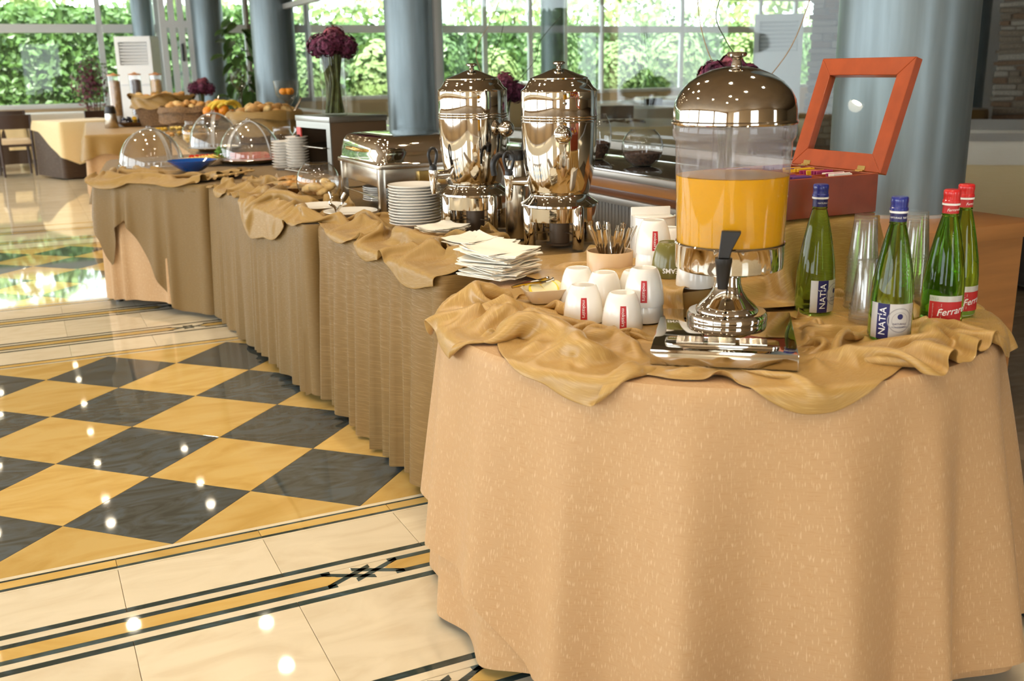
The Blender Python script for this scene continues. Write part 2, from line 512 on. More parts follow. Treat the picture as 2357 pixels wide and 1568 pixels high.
# ------------------------------------------------------------------ cloth helpers
def drape(P, du, dv, collide, steps=120, iters=9, bend=0.25, grav=9.0, seed=1, jit=0.012, pin=None, dt=0.016):
    """position-based cloth: a grid of rest spacing du, dv laid out in P, let fall and buckle on what collide() keeps out"""
    rg = np.random.RandomState(seed)
    nu, nv = P.shape[:2]
    K = rg.normal(0, 1, (nu, nv))
    for _ in range(6):
        K = (K + np.roll(K, 1, 0) + np.roll(K, -1, 0) + np.roll(K, 1, 1) + np.roll(K, -1, 1)) / 5
    P = P.copy(); P[..., 2] += jit * np.abs(K) / (np.abs(K).max() + 1e-9) * 2
    P[..., 0] += rg.normal(0, 0.002, (nu, nv)); P[..., 1] += rg.normal(0, 0.002, (nu, nv))
    V = np.zeros_like(P)
    DU = np.broadcast_to(np.asarray(du, float), (nu, nv)); DV = np.broadcast_to(np.asarray(dv, float), (nu, nv))
    DD = np.sqrt(DU ** 2 + DV ** 2)
    cons = []
    def con(a, b, l, k):
        A, B = P[a], P[b]
        n0, n1 = min(A.shape[0], B.shape[0]), min(A.shape[1], B.shape[1])
        cons.append((a, b, l[a][:n0, :n1, None], k))
    S = slice
    for o in (0, 1):
        con((S(o, nu - 1, 2), S(None)), (S(o + 1, nu, 2), S(None)), DU, 1.0)
        con((S(None), S(o, nv - 1, 2)), (S(None), S(o + 1, nv, 2)), DV, 1.0)
        con((S(o, nu - 1, 2), S(0, nv - 1)), (S(o + 1, nu, 2), S(1, nv)), DD, 0.35)
        con((S(o, nu - 1, 2), S(1, nv)), (S(o + 1, nu, 2), S(0, nv - 1)), DD, 0.35)
    for o in range(4):
        con((S(o, nu - 2, 4), S(None)), (S(o + 2, nu, 4), S(None)), 2 * DU, bend)
        con((S(None), S(o, nv - 2, 4)), (S(None), S(o + 2, nv, 4)), 2 * DV, bend)
    for o in range(6):
        con((S(o, nu - 3, 6), S(None)), (S(o + 3, nu, 6), S(None)), 3 * DU, bend * 0.4)
        con((S(None), S(o, nv - 3, 6)), (S(None), S(o + 3, nv, 6)), 3 * DV, bend * 0.4)
    for st in range(steps):
        V[..., 2] -= grav * dt
        V *= 0.965
        sp = np.linalg.norm(V, axis=-1, keepdims=True)
        V *= np.minimum(1, 1.6 / (sp + 1e-9))
        Q = P + V * dt
        for it in range(iters):
            for a, b, l, k in cons:
                A, B = Q[a], Q[b]
                n0, n1 = min(A.shape[0], B.shape[0]), min(A.shape[1], B.shape[1])
                A, B = A[:n0, :n1], B[:n0, :n1]
                D = B - A
                L = np.sqrt((D * D).sum(-1, keepdims=True)) + 1e-9
                C = D * (0.5 * k * (L - l) / L)
                A += C; B -= C
            if pin is not None: Q[pin] = P[pin]
            collide(Q, P)
        V = (Q - P) / dt
        P = Q
    return P
def clothmesh(name, P, du, dv, ma, parent=None, sub=1, thick=0.0022):
    nu, nv = P.shape[:2]
    uv = np.stack(np.meshgrid(np.arange(nu) * float(np.max(du)), np.arange(nv) * float(np.max(dv)), indexing='ij'), -1).reshape(-1, 2)
    o = mesh(name, gridm(P), ma, parent, ang=180, uv=uv)
    if thick:
        s = o.modifiers.new('thickness', 'SOLIDIFY'); s.thickness = thick; s.offset = 1.0
    if sub:
        s = o.modifiers.new('smooth', 'SUBSURF'); s.levels = s.render_levels = sub
    return o
def resample(path, step, closed=False):
    P = [np.array(p, float) for p in path]
    if closed: P.append(P[0])
    out = []
    for a, b in zip(P, P[1:]):
        n = max(1, int(round(np.linalg.norm(b - a) / step)))
        out += [a + (b - a) * i / n for i in range(n)]
    if not closed: out.append(P[-1])
    return np.array(out)
def roundpoly(poly, r, n=5):
    """round the corners of a closed counter-clockwise polygon"""
    out = []
    m = len(poly)
    for i in range(m):
        p, a, b = np.array(poly[i], float), np.array(poly[i - 1], float), np.array(poly[(i + 1) % m], float)
        da, db = a - p, b - p
        rr = min(r, np.linalg.norm(da) * 0.45, np.linalg.norm(db) * 0.45)
        pa, pb = p + da / np.linalg.norm(da) * rr, p + db / np.linalg.norm(db) * rr
        for k in range(n + 1):
            t = k / n
            out.append((1 - t) ** 2 * pa + 2 * t * (1 - t) * p + t * t * pb)
    return out
def folds(s, seed, wl=0.12, sharp=1.0):
    """irregular pleat profile 0..1 along the hem length s"""
    rg = np.random.RandomState(seed)
    ph = s / wl * 2 * pi
    w = np.zeros_like(s)
    for k in range(4):
        w += rg.uniform(0.5, 1.3) * np.sin(s * 2 * pi / (wl * rg.uniform(2.0, 6.0)) + rg.uniform(0, 6.28))
    f = 0.5 + 0.5 * np.sin(ph + 1.3 * w)
    g = 0.5 + 0.5 * np.sin(ph * 0.43 + w + rg.uniform(0, 6))
    return f ** sharp * (0.55 + 0.45 * g)
def skirt(poly, ztop, zhem, amp=0.03, flare=0.02, seed=1, wl=0.12, step=0.015, closed=True, top=True, rows=14, hem=None, sharp=1.0, power=0.8, lip=0.006):
    """table cover: flat top plus a pleated skirt down to the hem; returns shape and uv in metres"""
    P = resample(poly, step, closed)
    n = len(P)
    nx, pv = np.roll(P, -1, 0), np.roll(P, 1, 0)
    if not closed: nx[-1], pv[0] = P[-1], P[0]
    t = nx - pv
    t /= np.linalg.norm(t, axis=1, keepdims=True) + 1e-9
    nrm = np.stack([t[:, 1], -t[:, 0]], 1)
    seg = np.linalg.norm(np.diff(np.vstack([P, P[:1]]), axis=0), axis=1)
    s = np.concatenate([[0], np.cumsum(seg)])[:n]
    f = folds(s, seed, wl, sharp)
    hz = np.full(n, zhem, float) if hem is None else zhem + hem(s, P)
    V, UV = [], []
    zz = [0.0] + [((k + 0.5) / rows) ** 1.15 for k in range(rows - 1)] + [1.0]
    for k, q in enumerate(zz):
        off = lip + (q ** power) * (flare + amp * f)
        if k == 0: off = np.zeros(n)
        X = P + nrm * (off[:, None])
        z = ztop + (hz - ztop) * q
        if k == 1: z = np.minimum(z, ztop - 0.008)
        for i in range(n):
            V.append((X[i, 0], X[i, 1], z[i])); UV.append((s[i] + 0.3 * f[i] * 0, z[i]))
    F = []
    m = len(zz)
    for k in range(m - 1):
        for i in range(n if closed else n - 1):
            j = (i + 1) % n
            F.append((k * n + i, (k + 1) * n + i, (k + 1) * n + j, k * n + j))
    if top and closed:
        F.append(tuple(range(n)))
        # the top face shares the first ring: give it planar uv through its own ring
        o = len(V)
        F.pop()
        for i in range(n):
            V.append((P[i, 0], P[i, 1], ztop)); UV.append((P[i, 0], P[i, 1]))
        F.append(tuple(range(o, o + n)))
    return (V, F), UV
# ================================================================== THE SETTING
T = 0.735                      # table height
HU = 0.2828                    # half diagonal of a 40 cm floor tile
PER = 3.70                     # the floor pattern repeats every 3.70 m
fl = struct('floor', box(-6, 19, -7, 18, -0.06, -0.0062), 'cream_marble')
mesh('grout_bed', box(-2.36, 1.12, -1.9, 12.3, -0.0062, -0.004), 'grout', fl, smooth=False)
fl['label'] = 'polished stone floor with yellow and slate chequers and cream border bands'
def tile_mesh(poly, h=0.004):
    b = 0.0012
    P = np.array(poly, float); c = P.mean(0)
    Q = P - (P - c) / np.linalg.norm(P - c, axis=1, keepdims=True) * b
    n = len(P)
    V = [(x, y, -0.0042) for x, y in P] + [(x, y, -b * 0.4) for x, y in P] + [(x, y, 0.0) for x, y in Q]
    F = [tuple(range(2 * n, 3 * n))]
    for k in (0, 1):
        F += [(k * n + i, k * n + (i + 1) % n, (k + 1) * n + (i + 1) % n, (k + 1) * n + i) for i in range(n)]
    return V, F
_tm = {}
def floor_piece(name, key, poly, ma, x, y):
    k = (key, ma)
    if k not in _tm:
        o = mesh(name, tile_mesh(poly), ma, fl, smooth=False)
        _tm[k] = o.data
    else:
        o = bpy.data.objects.new(name, _tm[k]); COL.objects.link(o); o.parent = fl
    o.location = (x, y, 0)
    return o
g = HU - 0.0012
dia = [(-g, 0), (0, -g), (g, 0), (0, g)]
tri_n = [(-g, 0.0008), (g, 0.0008), (0, g)]
tri_f = [(g, -0.0008), (-g, -0.0008), (0, -g)]
def rect(w, d): return [(-w / 2, -d / 2), (w / 2, -d / 2), (w / 2, d / 2), (-w / 2, d / 2)]
XS = [-0.158 + 0.4 * k + 0.2 for k in range(-6, 3)]
def diamonds(y0, a0, a1):
    for a in range(a0, a1):
        for b in range(0, 9):
            x, y = a * HU, y0 + b * HU
            if a % 2 == 0 and b % 2 == 1: floor_piece('floor_tile', 'd', dia, 'slate_marble', x, y)
            elif a % 2 != 0 and b % 2 == 0:
                if b == 0: floor_piece('floor_tile', 'n', tri_n, 'yellow_marble', x, y)
                elif b == 8: floor_piece('floor_tile', 'f', tri_f, 'yellow_marble', x, y)
                else: floor_piece('floor_tile', 'd', dia, 'yellow_marble', x, y)
def strip_row(y0, y1, ma, fine, x0=-2.35, x1=1.05, name='border_strip'):
    d = abs(y1 - y0) - 0.001
    yc = (y0 + y1) / 2
    if fine:
        for x in XS: floor_piece(name, ('s', round(d, 4)), rect(0.3985, d), ma, x, yc)
    else: floor_piece(name, ('l', round(d, 4), x0, x1), rect(x1 - x0, d), ma, (x0 + x1) / 2, yc)
KNOT = 1.6
def band(y0, sgn, fine):
    """border band running in x: four slate lines, a yellow strip and a knot"""
    e = lambda k: y0 + sgn * k
    strip_row(e(0), e(0.023), 'strip_marble', fine); strip_row(e(0.023), e(0.050), 'cream_marble', False)
    strip_row(e(0.145), e(0.172), 'cream_marble', False); strip_row(e(0.172), e(0.195), 'strip_marble', fine)
    xk = [0.442 - KNOT * k for k in range(0, 2)]
    yc = e(0.0975)
    # yellow bars with pointed ends, framed by slate lines, between the knots
    ends = [1.05] + [q for k in xk for q in (k + 0.062, k - 0.062)] + [-2.35]
    for a, b in zip(ends[0::2], ends[1::2]):
        x0, x1 = b, a
        floor_piece('border_strip', ('y', round(x1 - x0, 3)), [(-(x1 - x0) / 2, 0), (-(x1 - x0) / 2 + 0.03, -0.027), ((x1 - x0) / 2 - 0.03, -0.027), ((x1 - x0) / 2, 0), ((x1 - x0) / 2 - 0.03, 0.027), (-(x1 - x0) / 2 + 0.03, 0.027)], 'yellow_marble', (x0 + x1) / 2, yc)
        for s in (-1, 1): floor_piece('border_strip', ('q', round(x1 - x0, 3)), rect(x1 - x0 - 0.04, 0.019), 'strip_marble', (x0 + x1) / 2, yc + s * 0.0375)
    for k in xk:
        for m in (-1, 1):
            for s in (-1, 1):
                w = 0.0095      # slanting slate bars that cross over the next one
                P = [(0.108 * m, 0.0375 * s - w), (0.108 * m, 0.0375 * s + w), (-0.026 * m, -0.032 * s + w), (-0.026 * m, -0.032 * s - w)]
                floor_piece('knot_piece', ('k', m, s), P if m > 0 else P[::-1], 'strip_marble', k, yc)
        floor_piece('border_strip', 'kbed', rect(0.25, 0.092), 'cream_marble', k, yc).location.z = -0.0008
def gap(y0, fine):
    """everything between two chequer panels, from a panel's near edge y0 towards the camera"""
    for base, s in ((y0, -1), (y0 - 1.44, 1)):
        e = lambda k: base + s * k
        f = fine and s < 0
        strip_row(e(0), e(0.018), 'cream_marble', False); strip_row(e(0.018), e(0.028), 'strip_marble', f)
        strip_row(e(0.028), e(0.070), 'yellow_marble', f); strip_row(e(0.070), e(0.084), 'strip_marble', f); strip_row(e(0.084), e(0.094), 'cream_marble', False)
        for x in XS: floor_piece('floor_tile', 'w23', rect(0.3985, 0.2305), 'cream_marble', x, e(0.210))
        band(e(0.326), s, f)
    for x in XS: floor_piece('floor_tile', 'w40', rect(0.3985, 0.3975), 'cream_marble', x, y0 - 0.72)
for k, y0 in enumerate((-PER, 0, PER, 2 * PER, 3 * PER)):
    if k in (1, 2): diamonds(y0, -7, 5)
    if k in (1, 2, 3): gap(y0, k == 1)
for x in XS:
    for j in range(12): floor_piece('floor_tile', 'w4', rect(0.3985, 0.3985), 'cream_marble', x, 7.6 + 0.4 * j)
# the plain brown tiles of the hall behind the partition and beside the counter
for i in range(5):
    for j in range(8): floor_piece('floor_tile', 'br', rect(0.597, 0.597), 'brown_tile', 2.4 + 0.6 * i, -2.0 + 0.6 * j)
# cross band at the right of the round table
for x0, x1, ma in ((1.827, 1.85, 'strip_marble'), (1.85, 1.877, 'cream_marble'), (1.877, 1.896, 'strip_marble'), (1.896, 1.953, 'yellow_marble'), (1.953, 1.972, 'strip_marble'), (1.972, 1.999, 'cream_marble'), (1.999, 2.022, 'strip_marble')):
    floor_piece('border_strip', ('x', round(x1 - x0, 4)), rect(x1 - x0 - 0.001, 1.4), ma, (x0 + x1) / 2, -1.5)

struct('ceiling', box(-6, 19, -7, 18, 3.0, 3.15), 'ceiling_warm')
# far window wall --------------------------------------------------
YF = 17.8
struct('wall_far', merge(box(-6, 19, YF, YF + 0.2, -0.004, 0.76), box(-6, 19, YF, YF + 0.2, 2.9, 3.0)), 'wall_warm')
mull = [-6.0, -4.3, -1.55, 1.32, 2.35, 3.0, 4.0, 5.2, 6.95, 9.08, 10.18, 11.05, 12.0, 14.2, 16.5, 17.6, 19.0]
def window(n, x0, x1, tz=(2.09, 2.24), ma='frame_white', t=0.05):
    y = YF + 0.06
    w = struct('window_%d' % n, merge(box(x0, x0 + t, y, y + 0.08, 0.76, 2.9), box(x1 - t, x1, y, y + 0.08, 0.76, 2.9),
               box(x0 + t, x1 - t, y, y + 0.08, 0.76, 0.84), box(x0 + t, x1 - t, y, y + 0.08, 2.84, 2.9), box(x0 + t, x1 - t, y - 0.02, y + 0.09, *tz)), ma)
    mesh('pane', box(x0 + t, x1 - t, y + 0.035, y + 0.041, 0.84, tz[0]), 'pane_glass', w, smooth=False)
    mesh('pane', box(x0 + t, x1 - t, y + 0.035, y + 0.041, tz[1], 2.84), 'pane_glass', w, smooth=False)
    return w
for i, (a, b) in enumerate(zip(mull, mull[1:])):
    window(i + 1, a, b, ma='frame_brown' if 4.5 < b < 6 else 'frame_white')
# left wall and back wall: low walls, piers and big windows, behind and beside the camera
struct('wall_end', box(19, 19.2, -7, 18, -0.004, 3.0), 'wall_warm')
struct('wall_left', merge(box(-6.2, -6, -7, 18, -0.004, 0.5), box(-6.2, -6, -7, 18, 2.7, 3.0), *[box(-6.2, -6, y, y + 0.35, 0.5, 2.7) for y in (-7, -3.2, 0.8, 4.8, 8.8, 12.8, 17.4)]), 'wall_warm')
struct('wall_back', merge(box(-6, 19, -7.2, -7, -0.004, 0.4), box(-6, 19, -7.2, -7, 2.6, 3.0), *[box(x, x + w, -7.2, -7, 0.4, 2.6) for x, w in ((-6, 2.2), (-2.4, 2.6), (1.6, 4.0), (6.6, 12.4))]), 'wall_warm')
# right hall wall, turned towards the hall
def azp(az, r): return np.array([CAM[0] + r * sin(radians(az)), CAM[1] + r * cos(radians(az))])
def wallstrip(name, a, b, th, z0, z1, ma):
    a, b = np.array(a), np.array(b)
    t = (b - a) / np.linalg.norm(b - a); n = np.array([-t[1], t[0]])
    if n @ (CAM[:2] - a) > 0: n = -n
    return struct(name, prism([a, b, b + n * th, a + n * th], z0, z1), ma)
wallstrip('wall_right', azp(43.0, 15.5), azp(62, 15.5), 0.2, -0.004, 3.0, 'plaster')
stones_n = [0]
def stone_pillar(name, az0, az1, r, z0, z1, ch, label):
    a, b = azp(az0, r), azp(az1, r)
    w = wallstrip(name, a, b, 0.35, 0.0, 3.0, 'mortar')
    w['label'] = label
    t = (b - a) / np.linalg.norm(b - a); n = np.array([t[1], -t[0]])
    if n @ (CAM[:2] - a) < 0: n = -n
    Lw = np.linalg.norm(b - a)
    rr = random.Random(5)
    z = z0
    proto = {}
    while z < z1:
        h = ch * rr.uniform(0.75, 1.3)
        x = -rr.uniform(0, 0.05)
        while x < Lw:
            l = rr.uniform(0.12, 0.42)
            l = min(l, Lw + 0.04 - x)
            if l > 0.03:
                d = rr.uniform(0.02, 0.06)
                ma = rr.choice(('stone_a', 'stone_b', 'stone_b', 'stone_c'))
                if ma not in proto:
                    o = mesh('stone', bevel(box(-0.5, 0.5, -0.5, 0.5, -0.5, 0.5), 0.12, 1), ma, w, ang=20)
                    proto[ma] = o.data
                else:
                    o = bpy.data.objects.new('stone', proto[ma]); COL.objects.link(o); o.parent = w
                c = a + t * (x + l / 2) + n * (d / 2 - 0.01)
                o.location = (c[0], c[1], z + h / 2)
                o.scale = (l - 0.012, d + 0.05, h - 0.012)
                o.rotation_euler = (rr.uniform(-.04, .04), rr.uniform(-.05, .05), atan2(t[1], t[0]) + rr.uniform(-.05, .05))
            x += l
        z += h
stone_pillar('wall_stone_right', 50.6, 54.6, 13.5, 0.2, 2.75, 0.062, 'rough stone cladding beside the white wall strip')
stone_pillar('wall_stone_glass', 41.6, 43.9, 13.8, 0.0, 2.75, 0.075, 'rough stone cladding seen through the partition glass')

# columns ---------------------------------------------------------
def column(x, y, r, z0, label):
    t = thing('column', label, 'column', (x, y, z0), 0, 'round blue-grey columns')
    mesh('shaft', lathe([(r, 0), (r, 3.0 - z0)], 64), 'column_paint', t)
    mesh('foot_ring', lathe([(r, 0.0), (r + 0.006, 0.0), (r + 0.006, 0.012), (r, 0.014)], 64), 'alu', t)
    return t
CX = 2.86
column(CX, 0.125, 0.255, 0.75, 'wide blue-grey column standing on the oak counter behind the tea box')
column(CX, 5.52, 0.245, 0, 'blue-grey round column behind the chafing dish')
column(CX, 10.7, 0.275, 0, 'blue-grey round column behind the bread basket with tongs')
column(3.0, 16.3, 0.27, 0, 'blue-grey round column behind the small purple bouquet')
column(2.02, 17.25, 0.19, 0, 'slim blue-grey column beside the white air conditioner')
p_ = azp(49.3, 14.2)
column(p_[0], p_[1], 0.2, 0, 'dark blue column in front of the white wall strip')
p_ = ony(1272, 100, 13.5)
column(p_[0], p_[1], 0.21, 0, 'column in the hall behind the glass, beside the far windows')

# glass door beside the slim column
xa, xb = ony(384, 150, 16.4)[0], ony(446, 150, 16.4)[0]
dr = struct('door_1', merge(*[box(x - 0.05, x + 0.05, 16.36, 16.44, -0.004, 2.9) for x in (xa, (xa * 2 + xb) / 3, (xa + 2 * xb) / 3, xb)], box(xa, xb, 16.368, 16.432, 2.12, 2.24), box(xa, xb, 16.368, 16.432, 2.83, 2.89), box(xa, xb, 16.368, 16.432, -0.002, 0.12)), 'white_metal')
mesh('pane', box(xa + 0.05, xb - 0.05, 16.397, 16.403, 0.12, 2.12), 'pane_glass', dr, smooth=False)
mesh('door_handle', tube([((xa + 2 * xb) / 3 - 0.02, 16.33, 1.55), ((xa + 2 * xb) / 3 - 0.02, 16.33, 1.85)], 0.022, 10), 'black_plastic', dr)

# glass partition ------------------------------------------------------
XG = 2.97
wp = struct('wall_partition', box(2.26, 2.62, 0.12, 8.7, -0.004, 0.70), 'grille', label='low partition wall with slatted grille, oak band and glossy black sill')
for k in range(72):
    y = 0.14 + 0.03 * k
    if k == 0: sl = mesh('grille_slat', box(2.243, 2.262, -0.0125, 0.0125, 0.08, 0.70), 'alu', wp, smooth=False); sl.location.y = y
    else:
        o = bpy.data.objects.new('grille_slat', sl.data); COL.objects.link(o); o.parent = wp; o.location.y = y
for k in range(8):
    mesh('slat_bank', box(2.245, 2.262, 2.35 + 0.8 * k, 3.1 + 0.8 * k, 0.08, 0.70), 'alu', wp, smooth=False)
mesh('rail', bbox(2.215, 2.64, 0.12, 8.7, 0.70, 0.732, 0.004), 'alu', wp, ang=30)
mesh('oak_band', bbox(2.235, 2.64, 0.12, 8.7, 0.732, 0.768, 0.003), 'oak_dark', wp, ang=30)
mesh('oak_band', bbox(2.205, 2.64, 0.12, 8.7, 0.772, 0.822, 0.004), 'oak', wp, ang=30)
mesh('sill_edge', bbox(2.185, 2.24, 0.12, 8.7, 0.822, 0.855, 0.006), 'alu', wp, ang=30)
mesh('sill_bed', box(2.62, 3.02, 0.47, 8.7, 0.0, 0.836), 'grille', wp, smooth=False)
mesh('sill_top', bbox(2.64, 3.02, 0.47, 8.7, 0.835, 0.862, 0.004), 'black_gloss', wp, ang=30)
mesh('sill_top', bbox(2.20, 2.64, 0.12, 8.7, 0.835, 0.862, 0.004), 'black_gloss', wp, ang=30)
SILL = 0.862
y1_, y2_ = onx(1008, 150, XG)[1], onx(650, 150, XG)[1]
def gpane(n, ya, yb, t0=0.035):
    w = struct('window_%d' % n, merge(box(XG - t0 * 0.85, XG + t0 * 0.85, ya - t0, ya + t0, SILL, 3.0), box(XG - 0.03, XG + 0.03, ya + 0.035, yb - 0.035, SILL, SILL + 0.03),
               box(XG - 0.03, XG + 0.03, ya + 0.035, yb - 0.035, 2.10, 2.16)), 'alu')
    mesh('pane', box(XG - 0.004, XG + 0.004, ya + 0.035, yb - 0.03, SILL + 0.03, 2.10), 'pane_glass', w, smooth=False)
    mesh('pane', box(XG - 0.004, XG + 0.004, ya + 0.035, yb - 0.03, 2.16, 3.0), 'pane_glass', w, smooth=False)
gpane(30, onx(1938, 150, XG)[1], y1_, 0.008); gpane(31, y1_, y2_)
struct('trim_1', box(XG - 0.05, XG + 0.05, y2_ - 0.05, y2_ + 0.03, SILL, 3.0), 'alu')
# oak counter under the wide column
ct = thing('oak_counter', 'oak counter with a thick top at the foot of the wide column', 'counter', (2.3, -0.36, 0))
mesh('counter_top', bevel(prism([(0, 0), (0.80, 0), (0.80, 0.81), (0.35, 0.81), (0.35, 0.46), (0, 0.46)], 0.695, 0.75), 0.004), 'oak', ct, ang=30)
mesh('counter_body', prism([(0.03, 0.03), (0.75, 0.03), (0.75, 0.79), (0.37, 0.79), (0.37, 0.44), (0.03, 0.44)], 0.0, 0.696), 'oak', ct, smooth=False)

# ceiling downlights -----------------------------------------------------
_ll = bpy.data.lights.new('downlight_offscreen', 'SPOT')
_ll.energy, _ll.color, _ll.spot_size, _ll.spot_blend, _ll.shadow_soft_size = LAMP_W, LAMP_COL, radians(140), 0.7, 0.05
dl0 = thing('ceiling_downlight_offscreen', 'small round recessed halogen downlight in the ceiling', 'lamp', (0, 0, 3.0), 0, 'recessed ceiling downlights')
mesh('ring', lathe([(0.033, -0.001), (0.036, -0.006), (0.05, -0.006), (0.054, 0.0)], 24), 'steel_soft', dl0)
mesh('lens_offscreen', lathe([(0, -0.003), (0.033, -0.003)], 24), 'lamp_lens', dl0)
lo = bpy.data.objects.new('bulb_offscreen', _ll); COL.objects.link(lo); lo.parent = dl0; lo.location = (0, 0, -0.02)
spots = []
for y in (-2.6, -1.95, 0.35, 1.0, 3.27, 3.92, 5.07, 7.22, 7.88, 9.05, 10.23, 11.48, 12.75, 13.59): spots.append((0.08, y))
for y in (-1.95, -0.9, 0.35, 1.0, 2.3, 3.92, 4.6, 7.22, 7.88, 9.05, 10.23, 11.5): spots.append((1.05, y))
for y in (-2.6, -1.2, 0.35, 2.6, 5.07, 7.5, 9.5, 11.53, 12.59): spots.append((-0.95, y))
for y in (-1.6, -0.6): spots.append((2.1, y))
for i, (x, y) in enumerate(spots):
    if i == 0: dl0.location = (x, y, 3.0)
    else: dup(dl0, (x, y, 3.0))

# outdoors ------------------------------------------------------------------
def leaves(pts, nrm, size, seed=1, spread=0.6):
    rg = np.random.RandomState(seed)
    n = len(pts)
    N = nrm + rg.normal(0, spread, (n, 3)); N /= np.linalg.norm(N, axis=1, keepdims=True)
    A = np.cross(N, rg.normal(0, 1, (n, 3))); A /= np.linalg.norm(A, axis=1, keepdims=True)
    B = np.cross(N, A)
    s = size * rg.uniform(0.6, 1.3, (n, 1))
    V = np.empty((n, 4, 3))
    V[:, 0] = pts - A * s * 0.5
    V[:, 1] = pts - B * s * 0.32 + N * s * 0.08
    V[:, 2] = pts + A * s * 0.5
    V[:, 3] = pts + B * s * 0.32 + N * s * 0.08
    F = [(4 * i, 4 * i + 1, 4 * i + 2, 4 * i + 3) for i in range(n)]
    return [tuple(p) for p in V.reshape(-1, 3)], F
struct('ground', box(-14, 34, 18.0, 44, -0.3, -0.08), 'soil')
rg = np.random.RandomState(3)
n = 6500
pt = np.stack([rg.uniform(-7, 4.8, n), 20.6 - np.abs(rg.normal(0, 0.12, n)), rg.uniform(0, 2.75, n)], 1)
hd = mesh('ivy_hedge', merge(leaves(pt, np.tile([[0.0, -1.0, 0.25]], (n, 1)), 0.17, 4), box(-7, 4.8, 20.66, 20.9, -0.1, 2.7)), 'ivy_leaf', smooth=False)
tag(hd, 'dense green ivy hedge outside the windows by the dining tables', 'hedge', kind='stuff')
def crown(name, c, rad, n, size, ma, label, cat, seed, group):
    rg = np.random.RandomState(seed)
    d = rg.normal(0, 1, (n, 3)); d /= np.linalg.norm(d, axis=1, keepdims=True)
    lump = 1 + 0.16 * np.sin(d[:, 0] * 5 + seed) + 0.12 * np.sin(d[:, 2] * 7 + 2 * seed)
    p = np.array(c) + d * np.array(rad) * (lump * rg.uniform(0.72, 1.03, n))[:, None]
    p[:, 2] = np.maximum(p[:, 2], 0.05)
    t = thing(name, label, cat, (c[0], c[1], -0.08), 0, group)
    p[:, 0] -= c[0]; p[:, 1] -= c[1]; p[:, 2] += 0.08
    mesh('foliage', leaves(p, d, size, seed), ma, t, smooth=False)
    mesh('trunk', tube([(0, 0, 0), (0.03, 0, c[2] * 0.6 + 0.08), (0, 0, c[2] + 0.2)], [0.09, 0.07, 0.03], 8), 'bark', t)
gk = 'bushes and trees outside the far windows'
crown('bush', (5.8, 20.6, 1.1), (0.7, 0.55, 1.1), 1300, 0.16, 'bush_leaf', 'rounded green bush outside, beyond the tall purple bouquet', 'bush', 1, gk)
crown('bush', (7.45, 20.3, 1.0), (0.75, 0.6, 1.05), 1500, 0.20, 'light_leaf', 'pale feathery shrub outside, beside the chafing dish column', 'bush', 2, gk)
crown('bush', (9.2, 20.8, 1.3), (0.62, 0.55, 1.4), 1200, 0.16, 'ivy_leaf', 'dark green bush outside above the first coffee urn', 'bush', 3, gk)
crown('bush', (10.65, 20.45, 1.05), (0.48, 0.45, 0.75), 900, 0.15, 'light_leaf', 'small yellow-green bush outside behind the curly twigs', 'bush', 4, gk)
crown('bush', (12.3, 20.8, 1.2), (0.8, 0.6, 1.25), 1500, 0.16, 'bush_leaf', 'green bush outside above the second coffee urn', 'bush', 5, gk)
crown('bush', (14.2, 20.6, 1.1), (0.75, 0.6, 1.15), 1500, 0.17, 'bush_leaf', 'light green bush outside above the fish bowl', 'bush', 6, gk)
crown('bush', (16.2, 21.0, 1.4), (0.9, 0.6, 1.5), 1600, 0.17, 'bush_leaf', 'large green bush outside above the juice dispenser', 'bush', 7, gk)
crown('bush', (18.4, 20.8, 1.2), (0.85, 0.6, 1.3), 1500, 0.17, 'light_leaf', 'light green bush outside beside the far air conditioner', 'bush', 8, gk)
for k, (x, y) in enumerate(((-5, 27), (-0.2, 28.5), (4.6, 27), (9.4, 28.5), (14.2, 27), (19, 28.5), (23.8, 27))):
    crown('tree', (x, y, 2.9), (2.2, 1.3, 2.8), 1700, 0.30, 'light_leaf', 'pale green leafy tree standing beyond the garden bushes', 'tree', 20 + k, 'pale trees beyond the garden')
n = 6000
pt = np.stack([rg.uniform(5, 24, n), 22.6 - np.abs(rg.normal(0, 0.15, n)), rg.uniform(0, 2.5, n)], 1)
tag(mesh('garden_hedge', merge(leaves(pt, np.tile([[0.0, -1.0, 0.3]], (n, 1)), 0.20, 9), box(5, 24, 22.65, 22.9, -0.1, 2.35)), 'ivy_leaf', smooth=False), 'clipped green hedge outside the hall windows behind the bushes', 'hedge', kind='stuff')
mesh_p = thing('planter_wall', 'terracotta planter wall outside behind the first coffee urn', 'planter', (10.6, 19.4, -0.08))
mesh('trough', bbox(-0.8, 0.8, -0.2, 0.2, 0.0, 1.05, 0.02), 'terracotta', mesh_p)
mesh('coping', bbox(-0.85, 0.85, -0.24, 0.24, 1.05, 1.11, 0.015), 'plaster', mesh_p)
